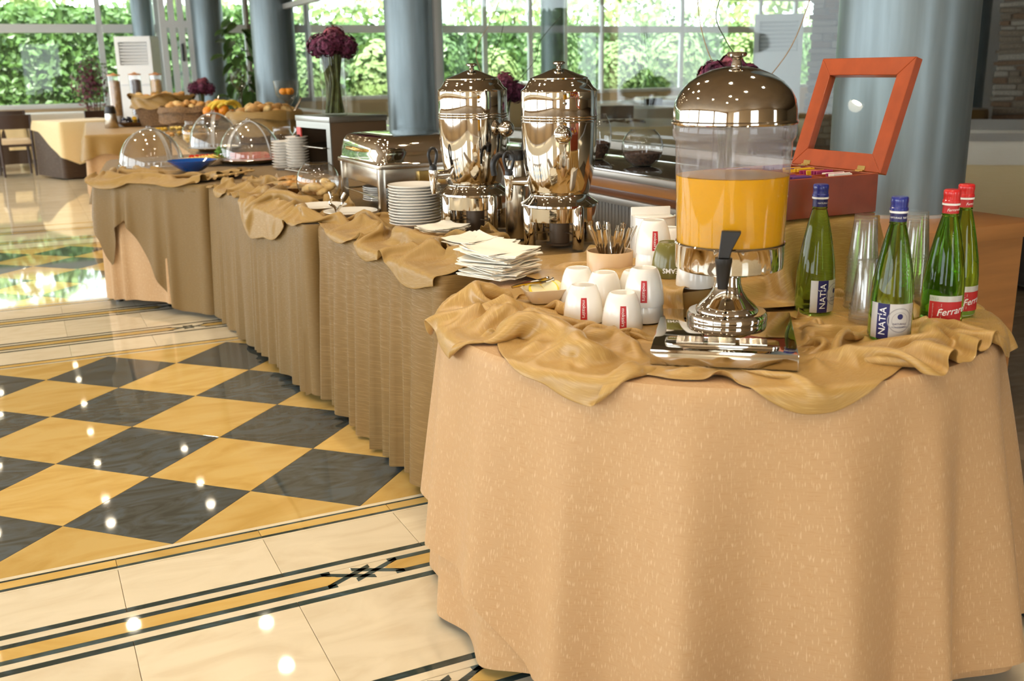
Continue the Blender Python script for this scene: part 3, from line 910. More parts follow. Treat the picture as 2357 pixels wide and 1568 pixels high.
# ================================================================== TABLES AND CLOTHS
ZC = T + 0.010                 # things on the cloth stand here
NC, NR = np.array([1.240, -0.850]), 0.658
def circ(c, r, n=140): return [(c[0] + r * cos(2 * pi * i / n), c[1] + r * sin(2 * pi * i / n)) for i in range(n)]
def table(name, label, poly, legs, z=T - 0.006):
    t = thing(name, label, 'table')
    mesh('table_top', prism(poly, z - 0.028, z), 'oak_dark', t, smooth=False)
    for x, y in legs: mesh('leg', cyl(x, y, 0, z - 0.028, 0.022, 12), 'dark_metal', t)
    return t
table('round_table', 'round buffet table under the pink cloths that carries the juice dispenser', circ(NC, NR - 0.012, 72), [(NC[0] + 0.42 * a, NC[1] + 0.42 * b) for a in (-1, 1) for b in (-1, 1)])
PA = [(0.805, -0.14), (1.62, -0.14), (1.62, 1.075), (0.770, 1.075)]
PB = [(0.720, 1.085), (1.62, 1.085), (1.62, 2.82), (0.640, 2.82)]
PC = [(0.610, 2.84), (1.75, 2.84), (2.0, 8.2), (1.15, 8.2), (0.98, 5.2), (0.30, 5.0), (0.115, 3.46)]
PD = [(0.36, 8.5), (2.10, 8.5), (2.10, 11.7), (0.55, 11.7)]
def inset(poly, d):
    P = np.array(poly, float); c = P.mean(0)
    return [tuple(p - (p - c) / np.linalg.norm(p - c) * d) for p in P]
for nm, P, lb in (('buffet_table', PA, 'buffet table under the olive cloth that carries the coffee urns'), ('buffet_table', PB, 'buffet table under the olive cloth that carries the chafing dish'),
                  ('buffet_table', PC, 'long buffet table under the blue glass bowl and the cold cut domes'), ('buffet_table', PD, 'far buffet table that carries the cereal dispensers')):
    table(nm, lb, inset(P, 0.02), [inset(P, 0.12)[i] for i in range(len(P))])

# --- covers and skirts
def cover(name, label, poly, ma, ztop, zhem, cat='tablecloth', r=0.03, **k):
    if k.get('closed', True) and r: poly = roundpoly(poly, r)
    m, uv = skirt(poly, ztop, zhem, **k)
    return tag(mesh(name, m, ma, ang=70, uv=uv), label, cat)
def nearhem(s, P):
    a = np.degrees(np.arctan2(P[:, 1] - NC[1], P[:, 0] - NC[0])) % 360
    h = 0.02 * np.sin(np.radians(a) * 5 + 1.0) + 0.03
    left = np.clip(1 - np.abs(a - 168) / 36, 0, 1)
    return h + 0.165 * np.minimum(1, left * 3) + 0.03 * np.clip(1 - np.abs(a - 222) / 22, 0, 1)
def nearfold(s, seed):
    a = s / NR
    ks = [(193, 8, 0.5), (212, 6, 0.55), (233, 8, 0.95), (258, 10, 0.95), (277, 7, 0.7), (296, 10, 1.0), (318, 8, 1.15), (337, 7, 0.85), (352, 6, 0.75), (172, 7, 0.42), (150, 8, 0.5), (128, 8, 1), (100, 9, 1), (75, 8, 1), (50, 8, 1), (25, 8, 1), (8, 6, .8)]
    f = np.zeros_like(a)
    d = np.degrees(a) % 360
    for c, w, h in ks:
        q = (d - c + 180) % 360 - 180
        f = np.maximum(f, h * np.exp(-np.abs(q / (w * 0.85)) ** 1.7))
    return f
def near_cloth(name, label, zt, zh, amp, flare, seed, hem, turn=0.0, lip=0.004):
    global folds
    keep = folds
    folds = lambda s, sd, wl, sh: nearfold(s + turn * NR, sd)
    m, uv = skirt(circ(NC, NR, 300), zt, zh, amp=amp, flare=flare, seed=seed, rows=18, hem=hem, power=0.9, lip=lip)
    folds = keep
    return tag(mesh(name, m, 'pink_cloth', ang=80, uv=uv), label, 'tablecloth')
near_cloth('tablecloth', 'lower pink cloth of the round table, showing below the upper hem', T - 0.003, 0.012, 0.105, 0.014, 3,
           lambda s, P: 0.035 * np.clip(np.cos((s / NR - radians(222)) * 3), 0, 1) + 0.008, lip=0.001)
near_cloth('tablecloth', 'upper dusty pink cloth with woven dashes hanging from the round table', T, 0.010, 0.120, 0.022, 4, nearhem, turn=0.03, lip=0.006)
cover('tablecloth', 'olive pleated tablecloth below the coffee urns and dinner plates', PA, 'olive_cloth', T, 0.012, amp=0.05, flare=0.0, seed=5, wl=0.115, hem=lambda s, P: 0.012 + 0.012 * np.sin(s * 5), sharp=1.4)
cover('tablecloth', 'plainer olive tablecloth below the chafing dish, open in a slit at its end', PB, 'olive_plain', T, 0.012, amp=0.034, flare=0.006, seed=8, wl=0.11, hem=lambda s, P: 0.010 + 0.01 * np.sin(s * 4 + 1), sharp=1.3)
cover('tablecloth', 'pale pink underskirt showing below the olive drape at the blue bowl', PC, 'pink_cloth', T - 0.004, 0.02, amp=0.035, flare=0.0, seed=12, wl=0.22, hem=lambda s, P: 0.02 + 0.02 * np.sin(s * 3), sharp=1.5)
cover('tablecloth', 'pink pleated tablecloth of the far cereal table', PD, 'pink_cloth', T, 0.06, amp=0.05, flare=0.0, seed=15, wl=0.20, hem=lambda s, P: 0.02 * np.sin(s * 3))
# olive overlay on the third table: deep swag on its front corner, lifted in the middle, a pointed tail at the left
def swag(s, P):
    y = np.interp(s.max() - s, [0, 0.10, 0.16, 0.30, 0.36, 0.62, 0.68, 0.74, 0.80, 0.84, 0.93, 1.02], [0.0, 0.0, 0.0, 0.0, 0.03, 0.44, 0.50, 0.44, 0.22, 0.28, 0.50, 0.56])
    return y
ov = roundpoly([(0.115 + 0.02, 3.62), (0.115, 3.46), (0.610, 2.84), (0.72, 2.84)], 0.03)
path_ = resample([(0.135, 3.66), (0.109, 3.455), (0.607, 2.832), (0.70, 2.835)], 0.012)
m, uv = skirt([tuple(p) for p in path_[::1]], T + 0.006, 0.025, amp=0.04, flare=0.012, seed=21, wl=0.15, closed=False, rows=18, hem=swag, sharp=1.5, lip=0.012)
tag(mesh('tablecloth', m, 'olive_plain', ang=80, uv=uv), 'olive drape swagged over the table corner below the blue glass bowl', 'tablecloth')
cover('tablecloth', 'olive overlay lying on top of the table with the glass domes', inset(PC, 0.012), 'olive_plain', T + 0.004, T - 0.035, amp=0.012, flare=0.012, seed=23, wl=0.14, rows=6, lip=0.016)
cover('tablecloth', 'ochre overlay with a fluted edge on the far cereal table', PD, 'ochre_cloth', T + 0.004, T - 0.26, amp=0.05, flare=0.02, seed=24, wl=0.24, rows=8, lip=0.012, hem=lambda s, P: 0.05 * np.sin(s * 9) + 0.03 * np.sin(s * 4.1))

# --- falling cloths --------------------------------------------------------
class Press:
    """footprints of the things that stand on a cloth"""
    def __init__(s): s.disks, s.rects = [], []
    def disk(s, x, y, r): s.disks.append((x, y, r)); return s
    def rect(s, cx, cy, w, d, rot=0): s.rects.append((cx, cy, w / 2, d / 2, cos(rot), sin(rot))); return s
    def mask(s, Q):
        m = np.zeros(Q.shape[:2], bool)
        for x, y, r in s.disks: m |= (Q[..., 0] - x) ** 2 + (Q[..., 1] - y) ** 2 < r * r
        for cx, cy, w, d, c, n in s.rects:
            dx, dy = Q[..., 0] - cx, Q[..., 1] - cy
            m |= (np.abs(dx * c + dy * n) < w) & (np.abs(-dx * n + dy * c) < d)
        return m
def rest_on(Q, P, top, zt, fr=0.75):
    """keep the cloth above zt where top is true, with friction"""
    hit = top & (Q[..., 2] < zt)
    Q[..., 2] = np.where(hit, zt, Q[..., 2])
    for k in (0, 1): Q[..., k] = np.where(hit, P[..., k] + (Q[..., k] - P[..., k]) * (1 - fr * 0.35), Q[..., k])

tag(mesh('table_topper', prism(circ(NC, 0.56, 64), T + 0.0005, T + 0.0025), 'gold_cloth', smooth=False), 'flat gold cloth under the dispenser and the risers', 'tablecloth')
# where things stand on the round table
PLATE = [at(1480, 804, 0.777), at(1822, 818, 0.777), at(1830, 717, 0.777), at(1542, 711, 0.777)]
pc_ = sum(PLATE) / 4
PROT = atan2(PLATE[1][1] - PLATE[0][1], PLATE[1][0] - PLATE[0][0])
DISP = (1.106, -1.103)
NATIA = [at(2045, 776, ZC), at(1872, 716, ZC)]
FERR = [at(2163, 746, ZC), at(2196, 722, ZC)]
PCUP = [at(1980, 724, ZC), at(2094, 694, ZC)]
CUPS = [(1343, 737), (1432, 751), (1330, 692), (1390, 704), (1481, 735)]
CUPP = [at(u, v, ZC) for u, v in CUPS]
LEM = at(1252, 694, ZC)
pr = Press().rect(pc_[0], pc_[1], 0.335, 0.385, PROT)
for q in NATIA + FERR: pr.disk(q[0], q[1], 0.058)
for q in PCUP: pr.disk(q[0], q[1], 0.052)
pr.disk(at(1403, 650, ZC)[0], at(1403, 650, ZC)[1], 0.07)
for q in CUPP: pr.disk(q[0], q[1], 0.056)
pr.disk(LEM[0], LEM[1], 0.06)
prf = Press().rect(pc_[0], pc_[1], 0.42, 0.50, PROT)
def cyl_hit(u, v, r):
    d = ray(u, v); o = CAM[:2] - NC
    a, b, c = d[0] ** 2 + d[1] ** 2, 2 * (o @ d[:2]), o @ o - r * r
    t = (-b - sqrt(max(b * b - 4 * a * c, 0))) / (2 * a)
    return CAM + t * d
hemline = [(985, 740), (1010, 775), (1085, 806), (1160, 800), (1172, 850), (1225, 893), (1330, 872), (1390, 905), (1470, 926), (1492, 900), (1540, 862), (1590, 890), (1640, 866),
           (1690, 872), (1745, 915), (1830, 975), (1940, 890), (2040, 866), (2210, 842), (2290, 800)]
hang = []
for u, v in hemline:
    q = cyl_hit(u, v, NR + 0.02)
    if q[2] > T:
        e = at(u, v, T); o_ = np.linalg.norm(e[:2] - NC) - NR; q = e
    else: o_ = T - q[2]
    hang.append((math.degrees(atan2(q[1] - NC[1], q[0] - NC[0])) % 360, o_))
hang.sort()
hang = [(138, 0.03), (150, 0.04)] + [h for h in hang if 152 < h[0] < 356] + [(352, 0.09), (366, 0.16), (385, 0.06)]
nu, nv = 300, 46
th = np.radians(np.linspace(140, 388, nu))
oh = np.interp(np.degrees(th), [h[0] for h in hang], [h[1] for h in hang])
rin = 0.24
P0 = np.zeros((nu, nv, 3)); w = np.linspace(0, 1, nv)
rr = rin + (NR + oh[:, None] - rin) * w[None]
P0[..., 0] = NC[0] + rr * np.cos(th)[:, None]; P0[..., 1] = NC[1] + rr * np.sin(th)[:, None]
P0[..., 2] = T + 0.006
rnom = rin + (NR + 0.05 - rin) * w
DUa = np.broadcast_to((rnom * (th[1] - th[0]) * (1.10 + 0.14 * w))[None], (nu, nv))
jj = np.arange(nv)
DVa = ((NR + oh - rin) / (nv - 1))[:, None] * np.where(jj < 35, 1.62, 1.04)[None]
def pinrows(nu, nv, lines, every=3, seed=0, am=2.0):
    rg = np.random.RandomState(seed)
    m = np.zeros((nu, nv), bool)
    for j0 in lines:
        a, b, c = am * rg.uniform(0.8, 1.2), rg.uniform(7, 15), rg.uniform(0, 6)
        for i in range(0, nu, every):
            j = int(round(j0 + (a * sin(i / b + c) + 0.5 * a * sin(i / b * 2.3 + 2 * c) if j0 > 0 else 0) + rg.uniform(-0.4, 0.4)))
            if 0 <= j < nv and (i // 14 + int(j0)) % 5 != 0: m[i, j] = True
    return m
def coll_near(Q, P):
    dx, dy = Q[..., 0] - NC[0], Q[..., 1] - NC[1]
    r = np.sqrt(dx * dx + dy * dy) + 1e-9
    rest_on(Q, P, (r < NR + 0.012) & (Q[..., 2] > T - 0.03), T + 0.004)
    side = (Q[..., 2] <= T) & (r < NR + 0.018 + (T - Q[..., 2]) * 0.12)
    k = np.where(side, (NR + 0.018 + (T - Q[..., 2]) * 0.12) / r, 1.0)
    Q[..., 0] = NC[0] + dx * k; Q[..., 1] = NC[1] + dy * k
    m = pr.mask(Q)
    Q[..., 2] = np.where(m, np.clip(Q[..., 2], T + 0.004, T + 0.008), Q[..., 2])
    Q[..., 2] = np.minimum(Q[..., 2], T + 0.070)
    m = prf.mask(Q)
    Q[..., 2] = np.where(m, np.minimum(Q[..., 2], T + 0.030), Q[..., 2])
Pn = drape(P0, DUa, DVa, coll_near, steps=80, iters=9, bend=0.45, grav=4.0, seed=11, jit=0.06, pin=pinrows(nu, nv, (0, 12, 23.5, 34), 3, 2, 3.2))
o = clothmesh('table_runner', Pn, 0.0100, 0.0140, 'gold_cloth')
tag(o, 'crumpled gold satin cloth round the juice dispenser, hanging over the rim', 'tablecloth')

# two risers under one gold cloth, beside the dispenser
RB = [(1.395, 1.735, -0.925, -0.555, 0.945), (1.105, 1.385, -0.90, -0.53, 0.800)]
for k, (x0, x1, y0, y1, z1) in enumerate(RB):
    tag(mesh('display_riser', bbox(x0 + 0.006, x1 - 0.006, y0 + 0.006, y1 - 0.006, T + 0.006, z1 - 0.006, 0.004), 'gold_cloth', ang=30),
        'box under the gold cloth that lifts the tea chest' if k == 0 else 'low box under the gold cloth that lifts the stacked cups', 'riser')
SPOON = at(1403, 650, ZC)
UPC = [at(1503, 612, 0.81), at(1541, 630, 0.81), at(1600, 650, 0.81), at(1556, 604, 0.81)]
SUG = at(1506, 600, ZC)
prr = Press()
for q in UPC: prr.disk(q[0], q[1], 0.055)
prs = Press().disk(SPOON[0], SPOON[1], 0.07).disk(SUG[0], SUG[1], 0.09)
def coll_ris(Q, P):
    x, y, z = Q[..., 0], Q[..., 1], Q[..., 2]
    rest_on(Q, P, np.ones(Q.shape[:2], bool), T + 0.013)
    for x0, x1, y0, y1, z1 in RB:
        ins = (Q[..., 0] > x0) & (Q[..., 0] < x1) & (Q[..., 1] > y0) & (Q[..., 1] < y1) & (Q[..., 2] < z1)
        if not ins.any(): continue
        dz, dx0, dx1, dy0, dy1 = z1 - Q[..., 2], Q[..., 0] - x0, x1 - Q[..., 0], Q[..., 1] - y0, y1 - Q[..., 1]
        D = np.stack([dz, dx0, dx1, dy0, dy1], -1); k = D.argmin(-1)
        k = np.where(P[..., 2] >= z1 - 1e-4, 0, k)
        Q[..., 2] = np.where(ins & (k == 0), z1, Q[..., 2])
        for ax in (0, 1): Q[..., ax] = np.where(ins & (k == 0), P[..., ax] + (Q[..., ax] - P[..., ax]) * 0.75, Q[..., ax])
        Q[..., 0] = np.where(ins & (k == 1), x0, np.where(ins & (k == 2), x1, Q[..., 0]))
        Q[..., 1] = np.where(ins & (k == 3), y0, np.where(ins & (k == 4), y1, Q[..., 1]))
    m = prr.mask(Q) & (Q[..., 2] > 0.78) & (Q[..., 2] < 0.9)
    Q[..., 2] = np.where(m, 0.803, Q[..., 2])
    m2 = pr.mask(Q) | prs.mask(Q)
    Q[..., 2] = np.where(m2, np.minimum(Q[..., 2], T + 0.013), Q[..., 2])
nu2, nv2 = 78, 84
sx, sy = np.linspace(1.04, 1.88, nu2), np.linspace(-1.06, -0.10, nv2)
P0 = np.zeros((nu2, nv2, 3)); P0[..., 0], P0[..., 1] = sx[:, None], sy[None]
hz = np.full((nu2, nv2), T + 0.02)
for x0, x1, y0, y1, z1 in RB: hz = np.where((P0[..., 0] > x0 - 0.015) & (P0[..., 0] < x1 + 0.015) & (P0[..., 1] > y0 - 0.015) & (P0[..., 1] < y1 + 0.015), z1 + 0.008, hz)
P0[..., 2] = hz
Pr = drape(P0, (sx[1] - sx[0]) * 1.22, (sy[1] - sy[0]) * 1.16, coll_ris, steps=90, iters=8, bend=0.25, seed=5, jit=0.006)
o = clothmesh('riser_cloth', Pr, 0.0133, 0.0134, 'gold_cloth')
tag(o, 'gold satin cloth draped over the risers below the tea chest and cups', 'tablecloth')

# runner along the front edge of the two long tables
def edge_x(y): return np.interp(y, [-0.2, 1.07, 1.09, 2.84], [0.806, 0.770, 0.722, 0.640])
hem2 = [(1046, 642), (1000, 648), (950, 640), (890, 605), (850, 592), (835, 550), (790, 537), (760, 505), (715, 500), (680, 512), (640, 535), (600, 540), (560, 532), (548, 470), (520, 440), (500, 432)]
hg2 = []
for u, v in hem2:
    q = onx(u, v, 0.74); q = onx(u, v, float(edge_x(q[1])) - 0.01)
    hg2.append((q[1], float(np.clip(T - q[2], 0.0, 0.16))))
hg2.sort()
hg2 = [(-0.14, 0.05)] + hg2 + [(2.83, 0.02)]
PLT, PLT2 = at(957, 522, ZC), at(845, 465, ZC)
URN2, URN1 = at(1288, 562, ZC), at(1095, 530, ZC)
SAUC = [at(1020, 548, ZC), at(1088, 578, ZC), at(1140, 586, ZC)]
BOWLP = at(735, 462, ZC)
FLATP = [at(735 + 5, 483, ZC), at(808, 496, ZC)]
pr2 = Press().disk(PLT[0], PLT[1], 0.13).disk(BOWLP[0], BOWLP[1], 0.11)
for q in FLATP: pr2.disk(q[0], q[1], 0.115)
for q in SAUC: pr2.disk(q[0], q[1], 0.085)
CH = (1.055, 1.445, 1.14, 1.70)
pr2.rect((CH[0] + CH[1]) / 2, (CH[2] + CH[3]) / 2, 0.44, 0.62).disk(URN2[0], URN2[1], 0.16).disk(URN1[0], URN1[1], 0.15).disk(PLT2[0], PLT2[1], 0.1)
NAPK = at(1150, 632, ZC)
pr2.rect(NAPK[0], NAPK[1], 0.23, 0.19, 0.5)
nu3, nv3 = 300, 40
ys = np.linspace(-0.13, 2.80, nu3)
oh3 = np.interp(ys, [h[0] for h in hg2], [h[1] for h in hg2])
ex = edge_x(ys)
wv = np.linspace(0, 1, nv3)
win = 0.34 + 0.05 * np.sin(ys * 4)
P0 = np.zeros((nu3, nv3, 3))
P0[..., 0] = ex[:, None] + win[:, None] - (win + oh3)[:, None] * wv[None]
P0[..., 1] = ys[:, None]; P0[..., 2] = T + 0.006
def coll_run(Q, P):
    e = edge_x(Q[..., 1])
    rest_on(Q, P, (Q[..., 0] > e - 0.012) & (Q[..., 2] > T - 0.03), T + 0.004)
    out = (Q[..., 2] <= T) & (Q[..., 0] > e - 0.022 - (T - Q[..., 2]) * 0.08)
    Q[..., 0] = np.where(out & (Q[..., 0] < e + 0.06), e - 0.022 - (T - Q[..., 2]) * 0.08, Q[..., 0])
    m = pr2.mask(Q)
    Q[..., 2] = np.where(m, np.clip(Q[..., 2], T + 0.004, T + 0.008), Q[..., 2])
    Q[..., 2] = np.minimum(Q[..., 2], T + 0.075)
Pl = drape(P0, (ys[1] - ys[0]) * 1.14, ((win + oh3) / (nv3 - 1))[:, None] * np.where(np.arange(nv3) < 27, 1.62, 1.06)[None], coll_run, steps=80, iters=8, bend=0.45, grav=4.0, seed=17, jit=0.06, pin=pinrows(nu3, nv3, (0, 13, 26), 3, 5, 3.0))
o = clothmesh('table_runner', Pl, 0.0120, 0.0135, 'ochre_cloth')
tag(o, 'bunched ochre runner along the front edge below the plates and coffee urns', 'tablecloth')

# crumpled cloth at the left end of the third table
nu4, nv4 = 74, 44
P0 = np.zeros((nu4, nv4, 3))
a_, b_ = np.array([0.60, 2.88]), np.array([0.12, 3.47])
for i in range(nu4):
    t = i / (nu4 - 1)
    base = a_ + (b_ - a_) * min(t * 1.25, 1.0) * 0.97 + np.array([0.06, 0.5]) * max(0, t - 0.8) * 2
    nrm_ = np.array([0.776, 0.63])
    for j in range(nv4):
        q = base + nrm_ * (-0.03 - 0.10 * max(0, t - 0.55) + 0.50 * j / (nv4 - 1))
        P0[i, j] = (q[0], q[1], T + 0.012)
prc = Press()
BLUE = at(445, 402, ZC)
prc.disk(BLUE[0], BLUE[1], 0.10)
DOMES = [at(350, 380, T + 0.012), at(497, 347, T + 0.012), at(578, 374, T + 0.012)]
for q in DOMES: prc.disk(q[0], q[1], 0.25)
fn = np.array([-0.776, -0.63]); f0 = np.array([0.115, 3.46])
def coll_c(Q, P):
    d = (Q[..., 0] - f0[0]) * fn[0] + (Q[..., 1] - f0[1]) * fn[1]
    rest_on(Q, P, (d < 0.01) & (Q[..., 2] > T - 0.03), T + 0.010)
    out = (Q[..., 2] <= T) & (d < 0.05)
    k = np.where(out, 0.05 - d, 0)
    Q[..., 0] += fn[0] * k; Q[..., 1] += fn[1] * k
    m = prc.mask(Q)
    Q[..., 2] = np.where(m, np.clip(Q[..., 2], T + 0.008, T + 0.012), Q[..., 2])
    Q[..., 2] = np.minimum(Q[..., 2], T + 0.055)
    mb = (Q[..., 0] - BLUE[0]) ** 2 + (Q[..., 1] - BLUE[1]) ** 2 < 0.2 ** 2
    Q[..., 2] = np.where(mb, np.minimum(Q[..., 2], T + 0.028), Q[..., 2])
pinC = pinrows(nu4, nv4, (7, 19, 31, 43), 3, 7, 2.5)
pinC[0, ::4] = True; pinC[-1, 4::4] = True
Pc4 = drape(P0, 0.0120, 0.0172, coll_c, steps=80, iters=8, bend=0.45, grav=4.0, seed=23, jit=0.05, pin=pinC)
o = clothmesh('table_runner', Pc4, 0.0135, 0.0155, 'ochre_cloth')
tag(o, 'bunched ochre cloth around the blue glass bowl', 'tablecloth')
# ================================================================== THINGS ON THE ROUND TABLE
def facing(p): return atan2(CAM[1] - p[1], CAM[0] - p[0])
def radf(prof):
    z = [q[1] for q in prof]; r = [q[0] for q in prof]
    return lambda zz: float(np.interp(zz, z, r))

# --- juice dispenser
jd = thing('juice_dispenser', 'steel juice dispenser with clear tank of orange juice', 'juice dispenser', (DISP[0], DISP[1], ZC), PROT)
fd = np.linalg.norm(PLATE[1] - PLATE[0]), np.linalg.norm(PLATE[2] - PLATE[1])
lc = Matrix.Rotation(-PROT, 3, 'Z') @ Vector((pc_[0] - DISP[0], pc_[1] - DISP[1], 0))
ZP = 0.777 - ZC
x0, x1, y0, y1 = lc.x - 0.143, lc.x + 0.143, lc.y - 0.18, lc.y + 0.18
mesh('base_plate', bbox(x0, x1, y0, y1, 0.0, ZP, 0.003), 'steel', jd, ang=30)
tr = mesh('drip_tray', bevel(prism(rrect(0.225, 0.062, 0.016, 4, lc.x - 0.005, y0 + 0.058), ZP, ZP + 0.006), 0.002), 'steel', jd, ang=30)
for k in range(9):
    for s in (-1, 0, 1):
        mesh('grille_bar', bbox(lc.x - 0.005 + s * 0.062 - 0.027, lc.x - 0.005 + s * 0.062 + 0.027, y0 + 0.036 + k * 0.0052, y0 + 0.0385 + k * 0.0052, ZP + 0.006, ZP + 0.0095, 0.0008, 1), 'steel_soft', tr)
mesh('pedestal', lathe([(0.0, ZP), (0.087, ZP), (0.088, ZP + 0.004), (0.087, ZP + 0.016), (0.083, ZP + 0.021), (0.068, ZP + 0.022), (0.067, ZP + 0.028), (0.059, ZP + 0.036), (0.044, ZP + 0.050),
     (0.033, ZP + 0.066), (0.028, ZP + 0.084), (0.027, ZP + 0.098), (0.034, ZP + 0.106), (0.06, ZP + 0.111), (0.0, ZP + 0.112)], 56), 'steel', jd)
z0 = 0.893 - ZC
mesh('cradle_ring', lathe([(0.03, z0 - 0.005), (0.108, z0), (0.1145, z0 + 0.004), (0.1155, z0 + 0.012), (0.1165, z0 + 0.054), (0.1185, z0 + 0.057), (0.1165, z0 + 0.060), (0.114, z0 + 0.058), (0.110, z0 + 0.01), (0.03, z0 + 0.004)], 64), 'steel', jd)
zt = 1.20 - ZC
zl = 1.096 - ZC
rl_ = 0.1142 + 0.0073 * (zl - z0 - 0.06) / (zt - 0.035 - z0 - 0.06)
mesh('tank', lathe([(0.1125, z0 + 0.014), (0.1142, z0 + 0.06), (rl_, zl)], 72), 'juice_jar', jd)
mesh('misted_tank_wall', lathe([(rl_, zl), (0.1215, zt - 0.035), (0.1235, zt - 0.032), (0.1275, zt - 0.026), (0.1285, zt - 0.010), (0.1265, zt)], 72), 'misted_glass', jd)
zj = 1.094 - ZC
mesh('orange_juice', lathe([(0.0, z0 + 0.013), (0.1115, z0 + 0.013), (0.1132, z0 + 0.06), (0.1182, zj - 0.002), (0.1175, zj), (0.0, zj)], 72), 'juice', jd)
ld = mesh('lid', lathe([(0.1285, zt), (0.1315, zt + 0.003), (0.1315, zt + 0.006), (0.1285, zt + 0.009), (0.128, zt + 0.030), (0.1235, zt + 0.050), (0.113, zt + 0.069), (0.097, zt + 0.086), (0.075, zt + 0.100), (0.048, zt + 0.111), (0.02, zt + 0.1165), (0.0, zt + 0.117)], 72), 'steel', jd)
mesh('lid_knob', lathe([(0.011, zt + 0.115), (0.0105, zt + 0.122), (0.0085, zt + 0.130), (0.011, zt + 0.134), (0.019, zt + 0.137), (0.021, zt + 0.141), (0.019, zt + 0.145), (0.012, zt + 0.1455), (0.0, zt + 0.1445)], 28), 'steel', ld)
ta = facing((DISP[0], DISP[1])) - PROT + radians(-4)
def pol(r, a, z): return (r * cos(a), r * sin(a), z)
tap = mesh('tap', merge(tube([pol(0.108, ta, z0 + 0.03), pol(0.15, ta, z0 + 0.03)], 0.0115, 14), xf(lathe([(0.0, -0.042), (0.0105, -0.042), (0.012, -0.03), (0.0165, 0.01), (0.0175, 0.014), (0.0175, 0.022), (0.0, 0.022)], 20), pol(0.148, ta, z0 + 0.026))), 'black_plastic', jd)
wedge = bevel(prism([(-0.011, 0.0), (0.012, 0.0), (0.016, 0.016), (0.032, 0.050), (0.032, 0.056), (-0.006, 0.056), (-0.008, 0.030)], -0.008, 0.008), 0.0015, 1)
V = []
for x, y, z in wedge[0]:
    px, py, _ = pol(0.148 + z, ta, 0)
    V.append((px + x * cos(ta + pi / 2), py + x * sin(ta + pi / 2), z0 + 0.048 + y))
mesh('tap_lever', (V, wedge[1]), 'black_plastic', tap, ang=30)

